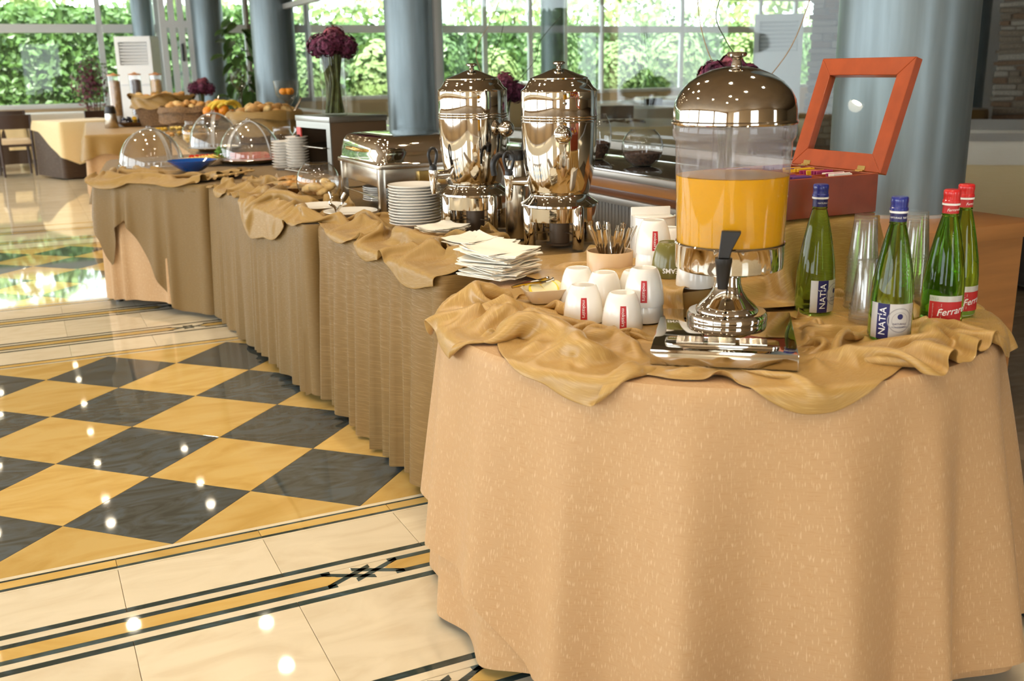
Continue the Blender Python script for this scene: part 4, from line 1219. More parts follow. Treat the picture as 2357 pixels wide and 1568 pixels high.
# --- mineral water bottles
def bottle(p, label, glass, cap, kind, turn):
    t = thing('water_bottle', label, 'bottle', (p[0], p[1], ZC), facing(p) + turn, 'green mineral water bottles')
    prof = [(0.0, 0.004), (0.030, 0.0), (0.041, 0.001), (0.0445, 0.007), (0.0448, 0.012), (0.0448, 0.086), (0.0440, 0.100), (0.0410, 0.130), (0.0345, 0.168), (0.0262, 0.208), (0.0195, 0.236), (0.0166, 0.246), (0.0180, 0.249), (0.0166, 0.252), (0.0160, 0.274), (0.0, 0.274)]
    rad = radf(prof[2:-1])
    g = mesh('glass_body', lathe(prof, 48), glass, t)
    mesh('collar', patch(rad, -pi, pi, 0.2525, 0.2705, 40, 3, 0.0006), 'navy_label' if kind == 'n' else 'red_label', t)
    mesh('neck_ring', lathe([(0.0165, 0.270), (0.0188, 0.2705), (0.0188, 0.2745), (0.0165, 0.275)], 28), 'white_print', t)
    cp = [(0.0168, 0.2748), (0.0186, 0.2752), (0.0186, 0.2805), (0.0172, 0.282), (0.0172, 0.291), (0.0180, 0.293), (0.0176, 0.3015), (0.0155, 0.304), (0.0, 0.304)]
    mesh('cap', lathe(cp, 36), cap, t)
    if kind == 'n':
        lb = mesh('label_paper', patch(rad, -1.15, 1.05, 0.006, 0.083, 24, 4, 0.0007), 'silver_label', t)
        mesh('label_stripe', patch(rad, -0.78, -0.22, 0.006, 0.083, 10, 4, 0.0011), 'navy_label', lb)
        mesh('lettering', wrap(text_shape('NATÍA', 0.0205, bold=0.0001), lambda z: rad(z) + 0.0016, -0.50, 0.045, pi / 2), 'white_print', lb)
        ring = [[(0.0265 * cos(a), 0.0265 * sin(a), 0), (0.0245 * cos(a), 0.0245 * sin(a), 0)] for a in np.linspace(0, 2 * pi, 41)]
        R_ = gridm(np.array(ring))
        ring2 = gridm(np.array([[(0.0175 * cos(a), 0.0175 * sin(a), 0), (0.0165 * cos(a), 0.0165 * sin(a), 0)] for a in np.linspace(0, 2 * pi, 41)]))
        disc = gridm(np.array([[(0.0060 * cos(a), 0.0060 * sin(a), 0), (0.0001 * cos(a), 0.0001 * sin(a), 0)] for a in np.linspace(0, 2 * pi, 25)]))
        mesh('emblem', wrap(merge(R_, ring2), lambda z: rad(z) + 0.0012, 0.27, 0.048), 'grey_print', lb)
        mesh('emblem_disc', wrap(disc, lambda z: rad(z) + 0.0013, 0.27, 0.056), 'navy_label', lb)
        mesh('lettering', wrap(merge(xf(text_shape('NATURALE', 0.0058), (0, 0.004, 0)), xf(text_shape('OLIGOMINERALE', 0.0046), (0, -0.003, 0))), lambda z: rad(z) + 0.0014, 0.27, 0.036), 'navy_label', lb)
        fine = merge(*[xf(box(-0.0075, 0.0075 - 0.004 * (k % 3 == 2), -0.0005, 0.0005, 0, 0.0001), (0, 0.003 * k - 0.033, 0)) for k in range(20)])
        mesh('fine_print', wrap(fine, lambda z: rad(z) + 0.0012, 0.90, 0.046), 'grey_print', lb)
        mesh('lettering', wrap(merge(xf(text_shape('NATURALE', 0.0052), (-0.011, 0, 0)), xf(text_shape('NATÍA', 0.0062), (0.014, 0, 0))), lambda z: 0.0178, 0.1, 0.261), 'white_print', t)
        mesh('embossed_lettering', wrap(text_shape('Santagata', 0.030, 0.3), lambda z: rad(z) + 0.0004, 0.45, 0.170, pi / 2), glass, t)
    else:
        lb = mesh('label_paper', patch(rad, -0.95, 0.75, 0.004, 0.074, 22, 4, 0.0007), 'silver_label', t)
        mesh('label_panel', patch(rad, -0.93, 0.74, 0.016, 0.061, 20, 4, 0.0011), 'red_label', lb)
        mesh('lettering', wrap(text_shape('Ferrarelle', 0.022, 0.35, 0.0002), lambda z: rad(z) + 0.0016, 0.36, 0.041, radians(8)), 'white_print', lb)
        mesh('lettering', wrap(text_shape('0,75 L e', 0.0062), lambda z: rad(z) + 0.0013, -0.72, 0.067), 'grey_print', lb)
        fine = merge(*[xf(box(-0.0100, 0.0100 - 0.005 * (k % 4 == 3), -0.0004, 0.0004, 0, 0.0001), (0, 0.0024 * k - 0.017, 0)) for k in range(15)])
        mesh('fine_print', wrap(fine, lambda z: rad(z) + 0.0014, -0.55, 0.039), 'white_print', lb)
        mesh('lettering', wrap(text_shape('Ferrarelle', 0.0085, 0.35), lambda z: 0.0178, 0.15, 0.261, radians(4)), 'white_print', t)
        mesh('embossed_lettering', wrap(text_shape('Ferrarelle', 0.024, 0.35), lambda z: rad(z) + 0.0004, 0.25, 0.170, pi / 2), glass, t)
    return t
bottle(NATIA[0], 'green bottle with blue cap and silver label in front of the plastic cups', 'bottle_green', 'blue_cap', 'n', 0.18)
bottle(NATIA[1], 'green bottle with blue cap close beside the juice dispenser', 'bottle_green', 'blue_cap', 'n', 0.95)
bottle(FERR[0], 'bright green bottle with red cap and red label on the cloth edge', 'bottle_bright', 'red_cap', 'f', 0.35)
bottle(FERR[1], 'bright green bottle with red cap hidden behind its twin', 'bottle_bright', 'red_cap', 'f', 0.9)

# --- clear plastic cups, nested upside down
cupsh = lathe([(0.0360, 0.0), (0.0385, 0.0005), (0.0390, 0.002), (0.0385, 0.0035), (0.0355, 0.004), (0.0340, 0.018), (0.0262, 0.104), (0.0250, 0.107), (0.0, 0.1075)], 32)
pcm = None
def cupstack(p, n, label, step=0.0085, lean=0.0):
    global pcm
    for k in range(n):
        if pcm is None:
            o = mesh('plastic_cup', cupsh, 'cup_plastic'); pcm = o.data
        else:
            o = bpy.data.objects.new('plastic_cup', pcm); COL.objects.link(o)
        o.location = (p[0] + lean * k, p[1], ZC + step * k)
        tag(o, label, 'cup', 'nested clear plastic cups')
cupstack(at(1978, 706, ZC), 15, 'clear plastic cup nested in the tall stack beside the blue-capped bottle')
cupstack(at(1992, 738, ZC), 5, 'clear plastic cup nested in the short stack in front of a tall stack')
cupstack(PCUP[1], 15, 'clear plastic cup nested in the stack behind the silver-label bottle')

# --- white cups, upside down
CUP_H = 0.086
cprof = [(0.0465, 0.0), (0.0470, 0.006), (0.0462, 0.022), (0.0430, 0.045), (0.0385, 0.064), (0.0335, 0.078), (0.0300, 0.084), (0.0272, 0.086), (0.0258, 0.0848), (0.0, 0.0846)]
crad = radf(cprof[:7])
cinn = [(0.0450, 0.0), (0.0445, 0.02), (0.041, 0.045), (0.034, 0.072), (0.026, 0.080), (0.0, 0.0805)]
cm = merge(lathe(cprof, 44), lathe(cinn, 44), gridm(np.array([[(0.0465 * cos(a), 0.0465 * sin(a), 0), (0.0450 * cos(a), 0.0450 * sin(a), 0)] for a in np.linspace(0, 2 * pi, 45)])))
def cup(p, z, label, ma='porcelain', mark=None, turn=0.0, handle=None, scale=1.0, text=None):
    t = thing('coffee_cup', label, 'cup', (p[0], p[1], z), facing(p) + turn, 'upturned coffee cups')
    b = mesh('cup_body', cm, ma, t)
    if mark is not None:
        mesh('red_mark', patch(crad, mark - 0.165, mark + 0.165, 0.012, 0.062, 6, 8, 0.0005), 'red_label', b)
        mesh('lettering', wrap(text_shape('mokasirs', 0.0115), lambda zz: crad(zz) + 0.0009, mark, 0.037, -pi / 2), 'white_print', b)
    if handle is not None:
        P = [pol(0.040, handle, 0.060), pol(0.055, handle, 0.058), pol(0.0655, handle, 0.046), pol(0.0665, handle, 0.032), pol(0.058, handle, 0.020), pol(0.043, handle, 0.018)]
        mesh('cup_handle', tube(smoothpath(P, 5), 0.006, 10), ma, b)
    if text:
        mesh('lettering', wrap(text_shape(text, 0.017, bold=0.0003), lambda zz: crad(zz) + 0.0008, 0.05, 0.020, pi), 'white_print', b)
    return t
cup(CUPP[0], ZC, 'white upturned cup with red mark at the front of the cup cluster', mark=0.02)
cup(CUPP[1], ZC - 0.006, 'white upturned cup with red mark touching the dispenser side of the cluster', mark=0.05)
cup(CUPP[2], ZC, 'plain white upturned cup next to the lemon dish')
cup(CUPP[3], ZC, 'plain white upturned cup in the middle of the cup cluster')
cup(CUPP[4], ZC, 'lower white cup of the nested pair in the cup cluster')
cup(CUPP[4], ZC + 0.038, 'upper white cup with red mark of the nested pair in the cup cluster', mark=0.0)
cup(at(1462, 700, ZC), ZC, 'white upturned cup behind the nested pair of cups')
ZR = 0.806
cup(UPC[0], ZR, 'lower white cup of the nested pair on the riser', handle=0.5)
cup(UPC[0], ZR + 0.040, 'upper white cup with red mark of the nested pair on the riser', mark=0.10)
cup(UPC[1], ZR, 'olive green upturned cup with white lettering', 'olive_glaze', text='DREAMS', turn=0.25)
cup(UPC[2], ZR - 0.004, 'white upturned cup seen under the dispenser tank ring')
cup(UPC[3] + np.array([0.03, 0.08, 0]), ZR + 0.0, 'white upturned cup half hidden behind the dispenser tank')

# --- spoons in a beige pot
sp = tag(mesh('spoon_pot', lathe([(0, 0), (0.058, 0), (0.0625, 0.004), (0.0635, 0.088), (0.0620, 0.090), (0.0600, 0.088), (0.0590, 0.008), (0, 0.006)], 40), 'beige_ceramic', loc=(SPOON[0], SPOON[1], ZC)),
         'beige round pot full of teaspoons', 'pot')
def spoonshape(L=0.155):
    P = [(0, 0, z) for z in np.linspace(0, L, 9)]
    h = tube(P, [0.0022, 0.0018, 0.0016, 0.0017, 0.0019, 0.0022, 0.003, 0.0045, 0.003], 6)
    h = ([(x * 1.6, y * 0.5, z) for x, y, z in h[0]], h[1])
    return merge(h, xf(ball(0.016, 12, 8, 0.85, 0.25, 1.0), (0, 0, 0.002)))
spm = None
rr_ = random.Random(3)
for k in range(24):
    a, rd = rr_.uniform(0, 2 * pi), rr_.uniform(0.012, 0.043)
    if spm is None: o = mesh('teaspoon', spoonshape(), 'steel'); spm = o.data
    else: o = bpy.data.objects.new('teaspoon', spm); COL.objects.link(o)
    ln = rr_.uniform(0.15, 0.48)
    o.location = (SPOON[0] + rd * 0.35 * cos(a), SPOON[1] + rd * 0.35 * sin(a), ZC + 0.014)
    o.rotation_euler = (-ln * sin(a), ln * cos(a), a + rr_.uniform(0, 3))
    tag(o, 'steel teaspoon standing in the beige pot', 'teaspoon', 'teaspoons in the beige pot')

# --- white sachet holder: half round front, slanted cut-out
hp = [(0.062 * cos(a), -0.045 * sin(a)) for a in np.linspace(0, pi, 17)] + [(-0.062, 0.06), (0.062, 0.06)]
h = thing('sachet_holder', 'white china sachet holder with a rounded front', 'holder', (SUG[0], SUG[1], ZC), -0.35)
mesh('holder_body', bevel(prism(hp[::-1], 0.0, 0.135), 0.004), 'porcelain', h, ang=30)
mesh('back_plate', bevel(prism([(-0.062, 0.058), (0.062, 0.058), (0.062, 0.066), (-0.062, 0.066)], 0.0, 0.158), 0.003), 'porcelain', h, ang=30)
mesh('rim_lip', tube([(x * 0.97, y * 0.97, 0.137) for x, y in hp[:17]], 0.0032, 8), 'porcelain', h)

# --- lemon dish with tongs
ld_ = thing('lemon_dish', 'small white squarish dish beside the napkins', 'dish', (LEM[0], LEM[1], ZC), -0.2)
def rdish(w, d, h, r=0.02, th=0.004):
    a, b, c = rrect(w * 0.62, d * 0.62, r * 0.8), rrect(w, d, r), rrect(w - 2 * th, d - 2 * th, r * 0.8)
    e = rrect(w * 0.60, d * 0.60, r * 0.7)
    n = len(a)
    V = [(x, y, 0) for x, y in a] + [(x, y, h) for x, y in b] + [(x, y, h) for x, y in c] + [(x, y, th) for x, y in e]
    F = [tuple(range(n))[::-1], tuple(range(3 * n, 4 * n))]
    for k in range(3): F += [(k * n + i, k * n + (i + 1) % n, (k + 1) * n + (i + 1) % n, (k + 1) * n + i) for i in range(n)]
    return V, F
mesh('dish_body', rdish(0.112, 0.086, 0.036), 'cream_ceramic', ld_, ang=50)
wed = lathe([(0.0, -0.004), (0.0245, -0.004), (0.0265, 0.0), (0.0245, 0.004), (0.0, 0.004)], 28)
flesh = lathe([(0.0, -0.0046), (0.022, -0.0046), (0.0225, 0.0), (0.022, 0.0046), (0.0, 0.0046)], 28)
for k, (dx, dy, tx, rz) in enumerate(((-0.022, -0.008, 0.75, 0.4), (0.012, -0.004, 0.95, -0.5), (0.034, 0.006, 0.7, -0.2), (0.0, 0.016, 0.4, 0.9))):
    t = thing('lemon_slice', 'lemon slice lying in the small white dish', 'lemon slice', (LEM[0] + dx, LEM[1] + dy, ZC + 0.030), 0, 'lemon slices in the white dish')
    t.rotation_euler = (tx, 0, rz)
    mesh('peel', wed, 'lemon', t); mesh('flesh', flesh, 'lemon_pith', t)
tg = thing('serving_tongs', 'small steel tongs lying across the lemon dish', 'tongs', (LEM[0] - 0.045, LEM[1] + 0.005, ZC + 0.047), 0.15)
for s in (-1, 1):
    arm = tube(smoothpath([(-0.045, 0, 0), (0.0, 0.008 * s, 0.004), (0.045, 0.014 * s, 0.003), (0.075, 0.009 * s, 0.006)], 5), [0.004] * 15 + [0.006], 8)
    mesh('arm', ([(x, y, z * 1.0) for x, y, z in arm[0]], arm[1]), 'steel', tg)

# --- napkins
def napkin_stack(p, z, n, w, label, rot, seed, thick=0.0030, group='paper napkins', sag=0.0):
    rg = np.random.RandomState(seed)
    for k in range(n):
        P = np.zeros((9, 9, 3)); u = np.linspace(-1, 1, 9)
        X, Y = np.meshgrid(u, u, indexing='ij')
        P[..., 0], P[..., 1] = X * w / 2, Y * w / 2 * 0.94
        P[..., 2] = 0.013 * np.maximum(0, X * np.cos(k * 0.5) + Y * 0.6) ** 2 * (0.3 + 0.7 * k / n) + rg.uniform(0, 0.0012) + 0.0015 * np.sin(X * 5 + k) + sag * (X ** 2 + Y ** 2) * 0.5
        a = gridm(P); b = gridm(P + np.array([0, 0, thick * 0.85])); m_ = len(a[0])
        edge = [i * 9 for i in range(9)] + [72 + j for j in range(1, 9)] + [i * 9 + 8 for i in range(7, -1, -1)] + [j for j in range(7, 0, -1)]
        F = a[1] + [tuple(i + m_ for i in f) for f in b[1]] + [(edge[i], edge[(i + 1) % len(edge)], edge[(i + 1) % len(edge)] + m_, edge[i] + m_) for i in range(len(edge))]
        o = mesh('paper_napkin', (a[0] + b[0], F), 'paper', loc=(p[0] + rg.uniform(-.012, .012), p[1] + rg.uniform(-.012, .012), z + k * thick), ang=60)
        o.rotation_euler = (rg.uniform(-0.02, 0.02), rg.uniform(-0.02, 0.02), rot + rg.uniform(-0.3, 0.3))
        tag(o, label, 'napkin', group)
napkin_stack(NAPK, ZC + 0.004, 24, 0.175, 'white paper napkin in the thick fanned pile next to the lemon dish', 0.45, 3)
for k, (q, lb) in enumerate(zip(SAUC, ('shallow white dish with napkins beside the dinner plates', 'white dish with napkins in front of the coffee urns', 'white dish with wavy napkins behind the thick napkin pile'))):
    d = tag(mesh('napkin_dish', lathe([(0, 0), (0.045, 0), (0.062, 0.008), (0.080, 0.024), (0.084, 0.030), (0.082, 0.031), (0.060, 0.012), (0.043, 0.005), (0, 0.004)], 40), 'cream_ceramic', loc=(q[0], q[1], ZC)), lb, 'dish')
    napkin_stack((q[0], q[1]), ZC + 0.026, 4 if k < 2 else 2, 0.135, ('paper napkin in the dish beside the dinner plates', 'paper napkin in the dish in front of the coffee urns', 'wavy paper napkin in the dish behind the napkin pile')[k], 0.3 + 0.2 * k, 10 + k, sag=0.008)

# --- tea chest
tx, ty, tz = 1.705, -0.925, 0.950
tb = thing('tea_chest', 'red wooden tea chest with its glass lid standing open', 'tea box', (tx, ty, tz))
LX, LY, BH = 0.30, 0.335, 0.098
for nm, bx_ in (('side_panel', (-LX, 0, 0, 0.012)), ('side_panel', (-LX, 0, LY - 0.012, LY)), ('side_panel', (-LX, -LX + 0.012, 0.012, LY - 0.012)), ('side_panel', (-0.012, 0, 0.012, LY - 0.012))):
    mesh(nm, bbox(*bx_, 0, BH, 0.0015, 1), 'red_wood_deep', tb, ang=30)
mesh('bottom_panel', box(-LX + 0.012, -0.012, 0.012, LY - 0.012, 0, 0.01), 'red_wood_deep', tb, smooth=False)
for k in (1, 2, 3): mesh('divider', box(-LX + 0.012, -0.012, 0.012 + k * 0.078 - 0.003, 0.012 + k * 0.078 + 0.003, 0.01, BH - 0.004), 'red_wood', tb, smooth=False)
mesh('divider', box(-LX / 2 - 0.003, -LX / 2 + 0.003, 0.012, LY - 0.012, 0.01, BH - 0.004), 'red_wood', tb, smooth=False)
# lid: hinge along y at x = 0, leaning out over +x
tilt = radians(72)
def lidp(m):   # local lid: x along the hinge (y), y up the lid, z thickness
    return [(y * cos(tilt) - z * sin(tilt) + 0.004, x, BH + y * sin(tilt) + z * cos(tilt)) for x, y, z in m[0]], m[1]
LH, FW = 0.300, 0.047
lid = mesh('lid_frame', lidp(bevel(prism([(0, 0), (LY, 0), (LY - FW, FW), (FW, FW)], -0.024, 0), 0.0015, 1)), 'red_wood', tb, ang=30)
for poly in ([(0, LH), (FW, LH - FW), (LY - FW, LH - FW), (LY, LH)], [(0, 0), (FW, FW), (FW, LH - FW), (0, LH)], [(LY, 0), (LY, LH), (LY - FW, LH - FW), (LY - FW, FW)]):
    mesh('frame_rail', lidp(bevel(prism(poly, -0.024, 0), 0.0015, 1)), 'red_wood', lid, ang=30)
mesh('glass_pane', lidp(box(FW - 0.003, LY - FW + 0.003, FW - 0.003, LH - FW + 0.003, -0.013, -0.011)), 'clear_glass', lid, smooth=False)
for yy in (0.055, LY - 0.075):
    hg_ = mesh('hinge', merge(lidp(box(yy, yy + 0.026, 0.002, 0.014, 0.0, 0.0015)), box(-0.013, 0.0, yy, yy + 0.026, BH, BH + 0.0015), tube([(0, yy, BH + 0.002), (0, yy + 0.026, BH + 0.002)], 0.0025, 8)), 'brass', tb)
cols = ['foil_purple', 'foil_magenta', 'foil_yellow', 'foil_purple', 'foil_white', 'foil_magenta', 'foil_yellow', 'foil_purple']
bagm = bevel(box(-0.030, 0.030, -0.002, 0.002, 0, 0.088), 0.0015, 1)
k = 0
for cx_ in (-LX * 0.74, -LX * 0.26):
    for r in range(4):
        for q in range(6):
            o = mesh('tea_bag', xf(bagm, rot=(rr_.uniform(-0.35, -0.05), 0, rr_.uniform(-.06, .06))), cols[(k + (q == 3)) % 8], loc=(tx + cx_ + rr_.uniform(-.006, .006), ty + 0.024 + r * 0.078 + q * 0.0085, tz + 0.013), ang=30)
            tag(o, 'tea sachet standing in a compartment of the red tea chest', 'tea bag', 'tea sachets in the red chest')
        k += 1
# ================================================================== THINGS ON THE LONG TABLES
def zat(p, v):
    """height on the vertical through p that the pixel row v meets"""
    lo, hi = -0.5, 3.0
    for _ in range(50):
        m = (lo + hi) / 2
        d = np.array([p[0], p[1], m]) - CAM
        if PH / 2 - FPX * (d @ _Up) / (d @ _Fw) > v: lo = m
        else: hi = m
    return lo
def urn(p, ball_turn, tap_turn, label):
    t = thing('coffee_urn', label, 'coffee urn', (p[0], p[1], ZC), facing(p), 'polished coffee urns')
    mesh('stand_ring', lathe([(0.118, 0.088), (0.123, 0.088), (0.123, 0.132), (0.130, 0.136), (0.129, 0.142), (0.117, 0.150), (0.104, 0.160), (0.098, 0.168), (0.0975, 0.172), (0.09, 0.172), (0.110, 0.140), (0.118, 0.130)], 64), 'steel', t)
    for a in (0.55, 0.55 + pi / 2, 0.55 + pi, 0.55 + 1.5 * pi):
        mesh('leg', xf(lathe([(0, 0), (0.018, 0), (0.0195, 0.003), (0.0195, 0.136), (0.017, 0.140), (0, 0.140)], 24), pol(0.116, a, 0)), 'steel', t)
    mesh('body', lathe([(0.0, 0.170), (0.092, 0.170), (0.0975, 0.176), (0.102, 0.190), (0.110, 0.225), (0.1175, 0.270), (0.1215, 0.320), (0.1232, 0.370), (0.1238, 0.405), (0.1255, 0.407), (0.1255, 0.411), (0.1240, 0.413), (0.1255, 0.415), (0.1255, 0.419), (0.1240, 0.421),
         (0.1255, 0.423), (0.1255, 0.427), (0.1240, 0.430), (0.1240, 0.500), (0.1250, 0.503), (0.1235, 0.507), (0.1130, 0.514), (0.1050, 0.526), (0.0985, 0.537), (0.092, 0.540)], 72), 'steel', t)
    l = mesh('lid', lathe([(0.094, 0.540), (0.0945, 0.544), (0.088, 0.547), (0.060, 0.557), (0.035, 0.567), (0.018, 0.573), (0, 0.574)], 56), 'steel', t)
    mesh('lid_knob', lathe([(0.010, 0.572), (0.0075, 0.580), (0.0095, 0.585), (0.019, 0.588), (0.021, 0.592), (0.016, 0.596), (0, 0.597)], 28), 'steel', l)
    b = ball_turn
    k = mesh('side_knob', merge(tube([pol(0.120, b, 0.372), pol(0.134, b, 0.372)], 0.008, 12), xf(ball(0.029, 24, 14), pol(0.154, b, 0.372))), 'steel', t)
    a = tap_turn
    tp = mesh('tap', merge(tube([pol(0.100, a, 0.212), pol(0.125, a, 0.212), pol(0.160, a, 0.212)], [0.019, 0.016, 0.013], 16), xf(lathe([(0.0, -0.060), (0.0085, -0.060), (0.0115, -0.045), (0.0175, 0.018), (0.0165, 0.024), (0.0, 0.024)], 20), pol(0.168, a, 0.208))), 'steel', t)
    mesh('tap_handle', merge(xf(lathe([(0, 0), (0.013, 0), (0.014, 0.012), (0.009, 0.022), (0, 0.022)], 16), pol(0.168, a, 0.231)),
         tube(smoothpath([pol(0.176, a, 0.250), pol(0.185, a, 0.285), pol(0.176, a, 0.306), pol(0.160, a, 0.306), pol(0.152, a, 0.285), pol(0.160, a, 0.250)], 5), 0.0055, 8)), 'black_plastic', tp)
    mesh('burner', lathe([(0, 0), (0.045, 0), (0.045, 0.006), (0.034, 0.008), (0.034, 0.085), (0.030, 0.088), (0, 0.088)], 32), 'toaster_side', t)
    mesh('burner_shelf', merge(tube([pol(0.116, 0.55, 0.045), pol(0.116, 0.55 + pi, 0.045)], 0.003, 6), tube([pol(0.116, 0.55 + pi / 2, 0.045), pol(0.116, 0.55 - pi / 2, 0.045)], 0.003, 6)), 'steel_soft', t)
    return t
urn(URN2, 0.08, -pi / 2 - 0.05, 'polished coffee urn whose round knob faces the napkin pile')
urn(URN1, 0.85, -1.05, 'polished coffee urn beside the stack of dinner plates')
def thermos(p, h, label, turn):
    t = thing('thermos_jug', label, 'thermos', (p[0], p[1], ZC), facing(p) + turn, 'steel thermos jugs')
    mesh('jug_body', lathe([(0, 0), (0.040, 0), (0.042, 0.003), (0.042, h * 0.80), (0.038, h * 0.86), (0.031, h * 0.90), (0, h * 0.90)], 40), 'steel_soft', t)
    mesh('jug_lid', lathe([(0.031, h * 0.88), (0.034, h * 0.89), (0.034, h * 0.96), (0.026, h), (0, h)], 32), 'black_plastic', t)
    mesh('jug_handle', tube(smoothpath([(0, -0.030, h * 0.94), (0, -0.062, h * 0.95), (0, -0.083, h * 0.86), (0, -0.080, h * 0.72)], 5), 0.011, 10), 'black_plastic', t)
    mesh('spout', tube([(0, 0.025, h * 0.93), (0, 0.050, h * 0.95)], [0.012, 0.008], 10), 'black_plastic', t)
q = at(1192, 546, ZC)
thermos(q, zat(q, 345) - ZC, 'steel thermos jug with black lid between the coffee urns', 0.2)
q2 = q + np.array([0.15, 0.06, 0])
thermos(q2, 0.36, 'taller steel thermos jug hidden behind the other thermos', 0.2)

# --- plates
def platem(r, h=0.020):
    return lathe([(0, 0), (r * 0.52, 0), (r * 0.55, 0.003), (r * 0.66, 0.006), (r * 0.98, h - 0.002), (r, h), (r * 0.985, h + 0.0022), (r * 0.66, 0.0095), (r * 0.5, 0.0065), (0, 0.006)], 40)
def platestack(p, r, n, step, label, group, z=None, ma='porcelain'):
    me = None
    for k in range(n):
        if me is None: o = mesh('plate', platem(r), ma); me = o.data
        else: o = bpy.data.objects.new('plate', me); COL.objects.link(o)
        o.location = (p[0] + RND.uniform(-.0015, .0015), p[1] + RND.uniform(-.0015, .0015), (ZC if z is None else z) + k * step)
        tag(o, label, 'plate', group)
platestack(PLT, 0.100, 14, 0.0108, 'white plate in the tall stack beside the coffee urn', 'dinner plates in the tall stack')
platestack((1.21, 1.52), 0.105, 7, 0.0092, 'white plate in the low stack under the chafing dish', 'plates under the chafing dish')
platestack(at(657, 388, ZC), 0.078, 10, 0.017, 'small plate in the stack beside the cold cut dome', 'small plates beside the dome', T + 0.005)
platestack(at(688, 392, ZC), 0.070, 12, 0.017, 'small plate in the taller stack against the toaster', 'small plates against the toaster', T + 0.005)
for k, q in enumerate(FLATP):
    platestack(q, 0.112, 1, 0.01, ('white plate beside the glass bowl of rolls', 'white plate with standing tongs by the chafing dish')[k], 'single white plates')
tg = thing('serving_tongs', 'curved steel tongs standing up from the white plate', 'tongs', (FLATP[1][0] - 0.05, FLATP[1][1] + 0.035, ZC + 0.012), 0.6)
for s in (-1, 1): mesh('arm', tube(smoothpath([(0, 0.0, 0), (0.004, 0.012 * s, 0.02), (0.0, 0.032 * s, 0.035), (0.006, 0.028 * s, 0.060), (0.010, 0.040 * s, 0.082)], 5), 0.006, 8), 'steel', tg)

# --- chafing dish
cx0, cx1, cy0, cy1 = CH
cf = thing('chafing_dish', 'rectangular steel chafing dish with closed lid on its stand', 'chafing dish', ((cx0 + cx1) / 2, (cy0 + cy1) / 2, ZC))
w_, d_ = cx1 - cx0, cy1 - cy0
for sx_ in (-1, 1):
    for sy_ in (-1, 1):
        mesh('leg', bbox(sx_ * (w_ / 2 - 0.014) - 0.014, sx_ * (w_ / 2 - 0.014) + 0.014, sy_ * (d_ / 2 - 0.014) - 0.014, sy_ * (d_ / 2 - 0.014) + 0.014, 0, 0.185, 0.002), 'steel_soft', cf, ang=30)
fr = bevel(prism(rrect(w_ + 0.02, d_ + 0.02, 0.02), 0.185, 0.203), 0.003)
mesh('stand_frame', fr, 'steel_soft', cf, ang=30)
mesh('water_pan', bevel(prism(rrect(w_ - 0.035, d_ - 0.035, 0.02), 0.105, 0.186), 0.006), 'steel_soft', cf, ang=30)
for sy_ in (-1, 1): mesh('stretcher', tube([(-w_ / 2 + 0.02, sy_ * (d_ / 2 - 0.016), 0.06), (w_ / 2 - 0.02, sy_ * (d_ / 2 - 0.016), 0.06)], 0.004, 8), 'steel_soft', cf)
for sx_ in (-1, 1): mesh('stretcher', tube([(sx_ * (w_ / 2 - 0.016), -d_ / 2 + 0.02, 0.06), (sx_ * (w_ / 2 - 0.016), d_ / 2 - 0.02, 0.06)], 0.004, 8), 'steel_soft', cf)
V, F = [], []
lv = [(0.0, 0.203, 0.030), (0.004, 0.212, 0.034), (0.006, 0.245, 0.036), (0.012, 0.280, 0.045), (0.022, 0.299, 0.05), (0.040, 0.309, 0.05), (0.10, 0.314, 0.04)]
for ins, z, r in lv: V += [(x, y, z) for x, y in rrect(w_ + 0.004 - 2 * ins, d_ + 0.004 - 2 * ins, r, 6)]
n = len(V) // len(lv)
for k in range(len(lv) - 1): F += [(k * n + i, k * n + (i + 1) % n, (k + 1) * n + (i + 1) % n, (k + 1) * n + i) for i in range(n)]
F.append(tuple(range((len(lv) - 1) * n, len(lv) * n)))
lidc = mesh('lid', (V, F), 'steel', cf, ang=50)
mesh('lid_handle', tube(smoothpath([(-w_ / 2 + 0.004, -0.06, 0.250), (-w_ / 2 - 0.028, -0.055, 0.256), (-w_ / 2 - 0.032, 0, 0.257), (-w_ / 2 - 0.028, 0.055, 0.256), (-w_ / 2 + 0.004, 0.06, 0.250)], 5), 0.008, 10), 'brass', lidc)
mesh('fuel_drawer', bbox(-0.02, 0.10, -d_ / 2 - 0.002, -d_ / 2 + 0.03, 0.115, 0.170, 0.002), 'brass', cf, ang=30)

# --- conveyor toaster with the tall bouquet
to = thing('toaster', 'steel conveyor toaster with open front below the tall bouquet', 'toaster', (1.36, 2.90, T + 0.004), radians(10))
TW, TD, TH = 0.36, 0.46, 0.333
mesh('side_panel', bbox(0, TW, 0, 0.012, 0, TH - 0.03, 0.002), 'toaster_side', to, ang=30)
mesh('side_panel', bbox(0, TW, TD - 0.012, TD, 0, TH - 0.03, 0.002), 'toaster_side', to, ang=30)
mesh('back_panel', box(TW - 0.01, TW, 0.012, TD - 0.012, 0, TH - 0.03), 'toaster_side', to, smooth=False)
mesh('top_panel', bbox(-0.012, TW + 0.005, -0.005, TD + 0.005, TH - 0.032, TH, 0.003), 'steel_brushed', to, ang=30)
fp = mesh('front_panel', merge(box(-0.008, 0.0, 0, 0.05, 0, TH - 0.03), box(-0.008, 0.0, 0.05, TD, TH - 0.07, TH - 0.03)), 'steel_brushed', to, smooth=False)
mesh('control_strip', merge(box(-0.009, 0.0, TD - 0.055, TD, 0.0, 0.11)), 'dark_metal', to, smooth=False)
cs = mesh('control_panel', box(-0.009, 0.0, TD - 0.055, TD, 0.11, TH - 0.07), 'toaster_red', to, smooth=False)
